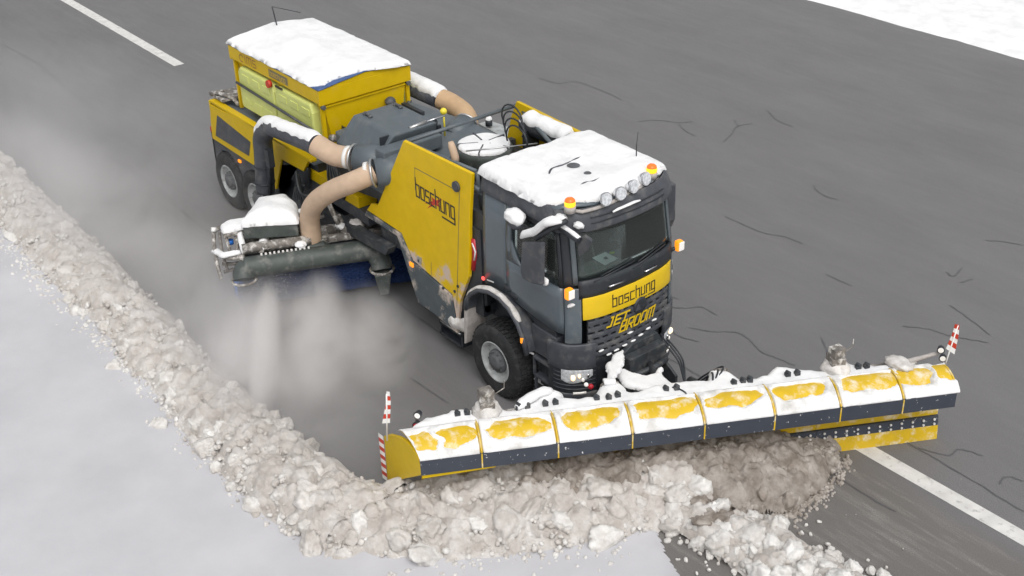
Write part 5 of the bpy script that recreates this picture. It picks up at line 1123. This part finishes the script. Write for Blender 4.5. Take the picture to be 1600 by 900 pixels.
CRK = [[(-9.17,7.3),(-8.64,7.38),(-8.41,7.76),(-7.62,7.81),(-6.92,7.77)],[(-5.8,7.19),(-5.56,7.55),(-5.2,7.75),(-5.05,8.02)],[(-5.14,7.71),(-4.83,7.56),(-4.48,7.5)],[(-3.9,7.7),(-4.06,8.11),(-4.25,8.49),(-4.16,8.85)],[(-4.52,8.71),(-4.24,8.51)],[(-4.46,9.66),(-3.94,9.35),(-3.5,9.33)],[(-1.42,7.46),(-1.25,7.32),(-0.95,7.25),(-0.76,7.31)],[(-1.64,5.3),(-1.09,5.3),(-0.75,5.33),(-0.45,5.48),(-0.08,5.52)],[(0.85,4.98),(1.1,4.98),(1.35,4.99)],[(1.86,7.9),(2.1,8.09),(2.38,8.21)],[(-0.11,2.33),(0.1,2.51),(0.24,2.72),(0.57,2.73)],[(-0.4,2.59),(-0.16,2.63)],[(0.28,1.97),(0.59,1.86),(0.91,1.98)],[(0.53,2.15),(0.82,2.31),(1.09,2.58),(1.34,2.58),(1.69,2.46),(1.96,2.51),(2.25,2.54)],[(0.93,1.32),(1.31,1.33),(1.57,1.32)],[(2.0,3.43),(2.31,3.18),(2.49,2.97)],[(2.6,4.58),(2.89,4.8),(3.18,4.87),(3.42,4.99),(3.69,5.14)],[(2.7,5.63),(3.06,5.53),(3.59,5.34)],[(4.51,2.26),(4.85,2.41),(4.88,2.64),(5.15,2.74)],[(5.6,2.4),(5.57,2.59),(5.76,2.68)],[(2.06,6.48),(2.22,6.45),(2.14,6.8)],[(2.4,6.35),(2.47,6.61)],[(-20.25,-1.16),(-18.05,-0.99),(-16.13,-1.1),(-14.67,-1.08)],[(-11.98,-1.9),(-9.69,-1.83),(-8.14,-1.92),(-7.13,-1.92)],[(-3.06,-0.76),(-1.94,-0.79),(-0.9,-0.79)],[(-1.13,-1.82),(-0.26,-1.77)],[(4.33,2.25),(5.17,2.22),(6.08,2.16)],[(3.39,1.15),(4.44,0.99),(5.09,1.0)]]
for i,c in enumerate(CRK):  # the two strips by the near front wheel are track marks in sealant colour
    P = smooth_path([V(a,b,0) for a,b in c],6); wd_ = .024
    L_ = [];R2 = []
    for k,p in enumerate(P):
        t = (P[min(k+1,len(P)-1)]-P[max(k-1,0)]).normalized(); nn2 = V(-t.y,t.x,0); w = wd_*(.5+.35*mnoise.noise(V(k*.5,i*3,0)))*(.4 if k in (0,len(P)-1) else 1)
        jj = nn2*.02*mnoise.noise(V(k*.7,i*9,4)); L_.append(tuple(p+jj+nn2*w+V(0,0,.006))); R2.append(tuple(p+jj-nn2*w+V(0,0,.006)))
    n = len(P); o = MB().add(L_+R2,[(k,k+1,n+k+1,n+k) for k in range(n-1)]).build('crack_or_track','crack_sealant'); tag(o,'thin dark sealed crack or track line over the asphalt','crack','sealed cracks in the apron','structure')
# far snow at the upper right
fy = MB(); X = np.linspace(-60,60,400); ye = 16.25+.10*fbm(X,X*0,.5,90,4)+.05*fbm(X,X*0,3,91,3)
vs = []
for x,y in zip(X,ye): vs += [(x,y,0),(x,y+.12,.06),(x,y+.8,.10),(x,200,.10)]
fy.add(vs,[(4*i+j,4*(i+1)+j,4*(i+1)+j+1,4*i+j+1) for i in range(len(X)-1) for j in range(3)],True)
tag(fy.build('snow_field','snow_fresh'),'clean white snow beyond the far edge of the apron','snow',kind='structure')

# unploughed snow on the near side
NF = [(-60,-4.45),(-12,-4.3),(-9.2,-4.55),(-7,-4.35),(-4.8,-4.45),(-2.7,-4.6),(-.3,-4.6),(.9,-4.2),(1.8,-3.3),(2.1,-2.4),(2.35,-1.75),(2.9,-1.25),(3.15,-1.38),(3.5,-1.42),(3.78,-1.58),(4.17,-1.77),(5.2,-1.9),(7,-2.0),(12,-1.95),(40,-2.0),(40,-60),(-60,-60)]
xs = np.arange(-15,8.5,.05); ys = np.arange(-10,-1.0,.05); X,Y = np.meshgrid(xs,ys,indexing='ij')
sd = np.where(inside(X,Y,NF),1,-1)*edge_dist(X,Y,NF)+.06*fbm(X,Y,2.5,51,4)
H = .055*np.clip(sd/.16,0,1)**.5+.012*fbm(X,Y,.8,52,4)*np.clip(sd/.3,0,1)+.02*fbm(X,Y,4,53,3)*np.exp(-np.clip(sd,0,9)/.35)
keep = sd > -.02; idx = -np.ones(X.shape,int); idx[keep] = np.arange(keep.sum())
vs = np.stack([X[keep],Y[keep],np.where(sd[keep] <= 0.0,-.01,H[keep])],1).tolist()
a = idx[:-1,:-1]; b = idx[1:,:-1]; c = idx[1:,1:]; d = idx[:-1,1:]; ok = (a >= 0)&(b >= 0)&(c >= 0)&(d >= 0)
fs = np.stack([a[ok],b[ok],c[ok],d[ok]],1).tolist()
n0 = len(vs); big = [(-60,-10),(40,-10),(40,-60),(-60,-60)]; vs += [(-80,-9.96,.055),(80,-9.96,.055),(80,-80,.055),(-80,-80,.055),(-80,-4.5,.05),(-14.98,-4.4,.05),(-14.98,-9.96,.05),(8.42,-2.0,.05),(80,-2.0,.05),(8.42,-9.96,.05)]
fs += [[n0,n0+3,n0+2,n0+1],[n0+4,n0,n0+6,n0+5],[n0+7,n0+9,n0+1,n0+8]]
tag(MB().add(vs,fs,True).build('snow_field','snow_field'),'flat grey-white unploughed snow on the near side','snow',kind='structure')

# the heap: a noisy mound plus clods
def heap_height(X, Y):
    """height of the heap surface (without clods)"""
    # side windrow along y = -4.2, from far behind to x = 0.3
    yc = np.interp(X,[-30,-13,-9,-5,-2,0,1.2],[-4.15,-4.12,-4.15,-4.25,-4.37,-4.35,-4.1])
    hw = np.interp(X,[-30,-9,-3,0,1],[.62,.58,.55,.65,.7])
    top = np.interp(X,[-30,-9,-3,-.5,1,1.6],[.17,.18,.21,.30,.32,0])
    u = (Y-yc)/hw; w1 = top*np.clip(1-u*u,0,1)*(Y < -3)
    w1 = np.maximum(w1, .11*np.clip(1-(yc-Y)/(hw*1.45),0,1)**1.3*(Y <= yc)*(X < 1.2))
    # heap pushed in front of the blade, in blade coordinates
    dx = X-PO.x; dy = Y-PO.y; s = dx*pu.x+dy*pu.y; v = dx*pv.x+dy*pv.y
    width = np.interp(s,[-8.0,-7.4,-6.6,-5.5,-4.3,-3.2,-2.45,-1.75,-1.28],[.3,.9,1.15,1.25,1.12,.98,1.08,.62,.05])
    ht = np.interp(s,[-8.2,-7.4,-6.6,-5,-3.6,-2.7,-2.1,-1.6,-1.25],[0,.28,.38,.44,.42,.42,.30,.18,0])
    q = (v-.0)/width; w2 = ht*np.clip(1-np.clip(q,0,2)**2.2,0,1)*(v > -.25)*np.clip((v+.25)/.2,0,1)
    # white ridge left by the pass before
    yr = np.interp(X,[2.6,3.2,4.2,5.2,9,30],[-1.0,-.95,-.85,-.72,-.7,-.7]); u3 = (Y-yr)/np.interp(X,[2.6,4,6],[.35,.42,.5]); w3 = .20*np.clip(1-u3*u3,0,1)**.8*(X > 2.3)
    return np.maximum(np.maximum(w1,w2),w3), s, v, w2, w3
def lumps(X, Y, n, box, r0, r1, seed):
    r = np.random.default_rng(seed); Z = np.zeros_like(X)
    cx = r.uniform(box[0],box[1],n); cy = r.uniform(box[2],box[3],n); rr = r.uniform(r0,r1,n)
    dx_ = X[1,0]-X[0,0]; dy_ = Y[0,1]-Y[0,0]
    for a,b_,q in zip(cx,cy,rr):
        i0,i1 = int((a-q-X[0,0])/dx_),int((a+q-X[0,0])/dx_)+2; j0,j1 = int((b_-q-Y[0,0])/dy_),int((b_+q-Y[0,0])/dy_)+2
        if i1 <= 0 or j1 <= 0: continue
        i0 = max(i0,0); j0 = max(j0,0); sx = X[i0:i1,j0:j1]; 
        if sx.size == 0: continue
        h = np.sqrt(np.clip(1-((sx-a)**2+(Y[i0:i1,j0:j1]-b_)**2)/q**2,0,1))*q*.8; Z[i0:i1,j0:j1] = np.maximum(Z[i0:i1,j0:j1],h)
    return Z
def make_heap(name, x0,x1,y0,y1, res, lab, m, sel, seed):
    xs = np.arange(x0,x1,res); ys = np.arange(y0,y1,res); X,Y = np.meshgrid(xs,ys,indexing='ij')
    H,s,v,w2,w3 = heap_height(X+.10*fbm(X,Y,1.8,seed,3),Y+.10*fbm(X,Y,1.8,seed+5,3))
    A = (x1-x0)*(y1-y0); L = lumps(X,Y,int(A*38),(x0,x1,y0,y1),.05,.19,seed)
    L2_ = lumps(X,Y,int(A*260),(x0,x1,y0,y1),.02,.06,seed+1); cr = 1-np.abs(fbm(X,Y,6,seed+3,4)); br_ = 'dirty' in name
    Z = H+(L*.75+L2_*.55+.05*fbm(X,Y,7,seed+7,4)+.030*fbm(X,Y,22,seed+8,4)-.10*np.clip(cr-.86,0,1)*3)*np.clip(H/.12,0,1)+(.03 if br_ else 0)
    if br_: edge = np.clip(edge_mask(X,Y,s,v)/.18,0,1); Z = Z*1.0-(1-edge)*.10
    Z = Z-.02*np.clip(1-H/.03,0,1)
    keep = (H > 0.0)&sel(X,Y,s,v,w2,w3); idx = -np.ones(X.shape,int); idx[keep] = np.arange(keep.sum())
    vs = np.stack([X[keep],Y[keep],Z[keep]],1).tolist(); a = idx[:-1,:-1]; b = idx[1:,:-1]; c = idx[1:,1:]; d = idx[:-1,1:]; ok = (a >= 0)&(b >= 0)&(c >= 0)&(d >= 0)
    return tag(MB().add(vs,np.stack([a[ok],b[ok],c[ok],d[ok]],1).tolist(),True).build(name,m,recalc=False),lab,'snow',kind='stuff')
def edge_mask(X,Y,s,v):
    n = .42*fbm(X,Y,2.2,77,5)
    return np.maximum(np.minimum(np.minimum(s+3.6,1.25-v),99), np.minimum(s+5.6,.55-v))+n
isbr = lambda X,Y,s,v: (s > -3.6)&(v < 1.25)&(s < -.3)&(v > -.4)|(s > -5.6)&(v < .55)&(s<-.3)&(v > -.4)
make_heap('snow_ridge',-15,1.2,-5.3,-3.1,.032,'long beige ridge of churned snow left beside the cleared strip','snow_heap',lambda X,Y,s,v,a,b: X<99,101)
make_heap('snow_ridge',1.15,5.8,-5.0,2.4,.026,'heap of broken beige snow rolling in front of the plough','snow_heap',lambda X,Y,s,v,a,b: edge_mask(X,Y,s,v) < .22,102)
make_heap('dirty_snow_heap',.8,5.8,-3.6,2.6,.024,'brown dirty slush heaped against the far half of the plough','snow_heap_brown',lambda X,Y,s,v,a,b: (edge_mask(X,Y,s,v) > 0)&(s < -.9)&(v > -.4),103)
# clods
def clod_mesh(seed, sub, rough=.20):
    r = random.Random(seed); planes = [(V(r.gauss(0,1),r.gauss(0,1),r.gauss(0,1)).normalized(), r.uniform(.62,1.0)) for _ in range(14)]
    bm = bmesh.new(); bmesh.ops.create_icosphere(bm, subdivisions=sub, radius=1)
    for v in bm.verts:
        d = v.co.normalized(); k = 1.15
        for n,h in planes:
            c = n.dot(d)
            if c > .05: k = min(k,h/c)
        k = .68*k+.32*.85
        k *= 1+rough*mnoise.noise(d*2.2+V(seed,0,0))+rough*.55*mnoise.noise(d*5+V(0,seed,0))+rough*.35*mnoise.noise(d*11+V(0,0,seed))+(rough*.22*mnoise.noise(d*22+V(seed,0,seed)) if sub > 2 else 0)
        v.co = d*k
    for f in bm.faces: f.smooth = True
    me = bpy.data.meshes.new('snow_clod'); bm.to_mesh(me); bm.free(); return me
VAR = {}
for mname in ('snow_clod_white','snow_clod_beige','snow_clod_brown'):
    VAR[mname] = []
    for k in range(9):
        me = clod_mesh(k+1,4); me.materials.append(MAT[mname]); VAR[mname].append(me)
small = [clod_mesh(40+k,2 if k < 6 else 1,.22) for k in range(12)]
sv = [np.array([v.co[:] for v in me.vertices]) for me in small]; sf = [np.array([p.vertices[:] for p in me.polygons]) for me in small]
cand = []
r = np.random.default_rng(5)
def sample(n, x0,x1,y0,y1):
    X = r.uniform(x0,x1,(n,1)); Y = r.uniform(y0,y1,(n,1)); H,s,v,a,b = heap_height(X,Y); return X[:,0],Y[:,0],H[:,0],s[:,0],v[:,0],a[:,0],b[:,0]
X,Y,H,s_,v_,w2_,w3_ = sample(9000,-14,7,-5.4,2.4)
stuff = {'snow_clod_white':[], 'snow_clod_beige':[], 'snow_clod_brown':[]}
vis_n = 0
for x,y,h,s,v,a,b in zip(X,Y,H,s_,v_,w2_,w3_):
    if h < .03 and not (r.random() < .08 and (-5.2 < y < -4.2 and x < .5)): continue
    if v < .02 and s > -7.3 and a >= h-1e-6: continue
    if s > -7.25 and v < .12 and v > -1.0 and s < .2: continue
    brown = bool(isbr(x,y,s,v)); w = b >= h-1e-6 and b > 0 or (a > 0 and v > .95 and not brown) or (y < -4.55 and x < 1)
    mname = 'snow_clod_brown' if brown else ('snow_clod_white' if w or r.random() < .22 else 'snow_clod_beige')
    big = r.random()
    size = (.05+.16*big**3) if not brown else (.05+.10*big**3)
    if x < .3 and y < -3: size *= .68
    cand.append((size*(1.7 if brown else 1)/(abs(x-11)+abs(y+9.5)), size, x,y,h,mname,b > 0 and b >= h-1e-6))
for _ in range(330):
    x = r.uniform(2.75,6.2); f_ = np.interp(x,[2.7,3.4,4.4,6],[.30,.36,.42,.42]); y = float(np.interp(x,[2.6,3.2,4.2,5.2,9],[-1.0,-.95,-.85,-.72,-.7]))+r.normal(0,f_*.62)
    H,s,v,a,b = heap_height(np.array([[x]]),np.array([[y]])); size = .05+.11*r.random()**1.6
    cand.append((size/(abs(x-11)+abs(y+9.5)),size,x,y,float(H[0,0])*.8+.02,'snow_clod_white',True))
cand.sort(key=lambda c: -c[0])
GRP = {'snow_clod_white':('white clod of snow thrown up on the outer side of the heap','white snow clods round the heap'),'snow_clod_beige':('beige clod of packed snow lying on the churned ridge','beige snow clods on the ridge'),'snow_clod_brown':('brown clod of dirty slush lying in the heap before the blade','brown slush clods before the blade')}
placed = []; cnt = 0; rest = []
for key,size,x,y,h,mname,fr3 in cand:
    if cnt < 296:
        if any((x-px)**2+(y-py)**2 < ((size+ps)*.62)**2 for px,py,ps in placed): rest.append((size*.6,x,y,h,mname)); continue
        placed.append((x,y,size)); me = VAR[mname][int(r.integers(9))]; o = bpy.data.objects.new('snow_clod',me); COL.objects.link(o)
        o.location = (x,y,h*.95+size*.10); o.rotation_euler = tuple(r.uniform(0,6.28,3)); o.scale = tuple(size*r.uniform(.65,1.35,3))
        tag(o,GRP[mname][0],'snow clod',GRP[mname][1]); cnt += 1
    else: rest.append((min(size,.09)*.6,x,y,h,mname))
X,Y,H,s_,v_,w2_,w3_ = sample(26000,-13,5.5,-5.2,2.4)
for x,y,h,s,v,a,b in zip(X,Y,H,s_,v_,w2_,w3_):
    if h < .02 or (s > -7.25 and v < .05 and v > -1.0 and s < .2): continue
    br2 = bool(isbr(x,y,s,v)); rest.append((.010+.040*r.random()**2,x,y,h+.06*r.random(),'snow_clod_brown' if br2 else ('snow_clod_white' if r.random() < .35 else 'snow_clod_beige')))
for _ in range(900):    # crumbs scattered past the foot of the heap
    x = r.uniform(-12,2.2); y = -4.75-abs(r.normal(0,.16)) if x < 0 else None
    if y is None:
        s = r.uniform(-8,-4.5); v = 1.15+abs(r.normal(0,.18)); p = PP(s,v,0); x,y = p.x,p.y
    rest.append((r.uniform(.012,.04),x,y,.04,'snow_clod_white'))
for _ in range(500):
    x = r.uniform(2.6,7); y = float(np.interp(x,[2.6,3.2,4.2,5.2,9],[-1.0,-.95,-.85,-.72,-.7]))+r.normal(0,.42); rest.append((r.uniform(.012,.05),x,y,.005,'snow_clod_white'))
for _ in range(500):
    s = r.uniform(-3.4,-1.3); v = float(np.interp(s,[-3.2,-2.45,-1.75,-1.28],[.95,1.05,.60,.1]))+abs(r.normal(0,.10)); p = PP(s,v,0); rest.append((r.uniform(.01,.035),p.x,p.y,0.0,'snow_clod_brown'))
bufs = {k:([],[],0) for k in stuff}
for size,x,y,h,mname in rest:
    k = int(r.integers(6))+(0 if size > .03 else 6); Rm = np.array(Matrix.Rotation(r.uniform(0,6.28),3,V(*r.normal(0,1,3)).normalized())); P_ = (sv[k]*size*r.uniform(.7,1.25,3))@Rm.T+np.array([x,y,h*.95+size*.3])
    vl,fl,n = bufs[mname]; vl.append(P_); fl.append(sf[k]+n); bufs[mname] = (vl,fl,n+len(P_))
for mname,(vl,fl,n) in bufs.items():
    me = bpy.data.meshes.new('snow_crumbs'); me.from_pydata(np.concatenate(vl).tolist(),[],np.concatenate(fl).tolist()); me.update()
    for p in me.polygons: p.use_smooth = True
    me.materials.append(MAT[mname]); o = bpy.data.objects.new('snow_crumbs',me); COL.objects.link(o); tag(o,{'snow_clod_white':'white snow crumbs spilling over the foot of the heap','snow_clod_beige':'beige snow rubble between the larger clods','snow_clod_brown':'brown slush crumbs at the foot of the dirty heap'}[mname],'snow',kind='stuff')

# ------------------------------------------------------------------ blown snow
def volume(name, label, c, dims, rz, dens, nscale, lo, hi, col=(.97,.96,.96), fall=1.4, st=(1,1,1), zpow=1.0, tilt=0):
    m = bpy.data.materials.new(name); m.use_nodes = True; nt = m.node_tree; N = nt.nodes; Lk = nt.links; N.clear()
    o = N.new('ShaderNodeOutputMaterial'); pv_ = N.new('ShaderNodeVolumePrincipled'); pv_.inputs['Color'].default_value = (*col,1); pv_.inputs['Anisotropy'].default_value = .2
    tc = N.new('ShaderNodeTexCoord'); mp = N.new('ShaderNodeMapping'); mp.inputs['Scale'].default_value = st; Lk.new(tc.outputs['Object'],mp.inputs[0])
    n = N.new('ShaderNodeTexNoise'); n.inputs['Scale'].default_value = nscale; n.inputs['Detail'].default_value = 4; n.inputs['Roughness'].default_value = .6; n.inputs['Distortion'].default_value = .6; Lk.new(mp.outputs[0],n.inputs['Vector'])
    r_ = N.new('ShaderNodeMapRange'); r_.inputs[1].default_value = lo; r_.inputs[2].default_value = hi; r_.inputs[3].default_value = 0.0; r_.inputs[4].default_value = 1.0; Lk.new(n.outputs[0],r_.inputs[0])
    dv = N.new('ShaderNodeVectorMath'); dv.operation = 'DIVIDE'; Lk.new(tc.outputs['Object'],dv.inputs[0]); dv.inputs[1].default_value = (dims[0]/2,dims[1]/2,dims[2]/2)
    ln = N.new('ShaderNodeVectorMath'); ln.operation = 'LENGTH'; Lk.new(dv.outputs[0],ln.inputs[0])
    f = N.new('ShaderNodeMapRange'); f.interpolation_type = 'SMOOTHSTEP'; f.inputs[1].default_value = .0; f.inputs[2].default_value = 1.0; f.inputs[3].default_value = 1; f.inputs[4].default_value = 0; Lk.new(ln.outputs['Value'],f.inputs[0])
    mu = N.new('ShaderNodeMath'); mu.operation = 'MULTIPLY'; Lk.new(r_.outputs[0],mu.inputs[0]); Lk.new(f.outputs[0],mu.inputs[1])
    m2 = N.new('ShaderNodeMath'); m2.operation = 'MULTIPLY'; Lk.new(mu.outputs[0],m2.inputs[0]); m2.inputs[1].default_value = dens; Lk.new(m2.outputs[0],pv_.inputs['Density'])
    Lk.new(pv_.outputs[0],o.inputs['Volume']); MAT[name] = m
    bm = bmesh.new(); bmesh.ops.create_icosphere(bm,subdivisions=3,radius=1)
    for v in bm.verts: v.co = V(v.co.x*dims[0]/2,v.co.y*dims[1]/2,v.co.z*dims[2]/2)
    me = bpy.data.meshes.new(name); bm.to_mesh(me); bm.free(); me.materials.append(m); ob = bpy.data.objects.new(name,me); ob.location = c; ob.rotation_euler = (0,tilt,rz); COL.objects.link(ob); tag(ob,label,'snow spray',kind='stuff')
    return ob
J0 = V(-3.95,-2.45,.45); J1 = V(-1.75,-3.85,.12); dj = J1-J0; az = math.atan2(dj.y,dj.x)
volume('snow_spray','dense jet of powder blown from the broom towards the snow ridge',tuple(J0.lerp(J1,.55)+V(0,0,.02)),(3.7,.50,1.0),az,20.0,2.4,.24,.66,st=(.35,1.3,1),tilt=.10)
volume('snow_spray','soft veil of powder on the near side of the dense jet',tuple(J0.lerp(J1,.72)+V(-.25,-.25,.02)),(4.0,1.3,1.1),az,6.0,1.5,.30,.70,st=(.6,1.1,1),tilt=.10)
volume('snow_spray','second thin plume of powder blown out below the tan hose',(-2.5,-2.45,.40),(3.8,1.1,1.1),math.radians(-32),7.0,1.5,.32,.70,st=(.6,1.3,1),tilt=.08)
volume('snow_spray','thin powder cloud along the skirt and front wheel of the truck',(-1.9,-1.9,.38),(3.4,1.5,.95),math.radians(-25),4.0,1.3,.30,.70)
volume('snow_mist','low white mist drifting over the asphalt beside the truck',(-3.2,-3.1,.42),(9.4,3.6,1.2),math.radians(-6),2.6,.9,.25,.75)
volume('snow_mist','faint mist hanging over the long snow ridge behind the broom',(-9.0,-3.4,.5),(14,3.2,1.3),0,1.1,.7,.25,.7)
volume('snow_mist','thin bright haze of blown snow over the road and ridge at the far left',(-11.5,-2.6,.7),(20,8,1.7),0,.30,.5,.2,.7)
gl = []
for _ in range(700):
    f = abs(r.normal(0,.42)); p = J0.lerp(J1,min(f,1.15))+V(r.normal(0,.16),r.normal(0,.20),abs(r.normal(0,.14))); gl.append((p,r.uniform(.004,.010)))
gm = MB()
for p,q in gl: gm.add([p+V(q,0,0),p+V(0,q,0),p+V(-q,0,0),p+V(0,-q,0),p+V(0,0,q),p+V(0,0,-q)],[(0,1,4),(1,2,4),(2,3,4),(3,0,4),(1,0,5),(2,1,5),(3,2,5),(0,3,5)])
tag(gm.build('flying_grains','snow_clod_white',recalc=False),'loose grains of snow flying in the jet behind the broom','snow',kind='stuff')
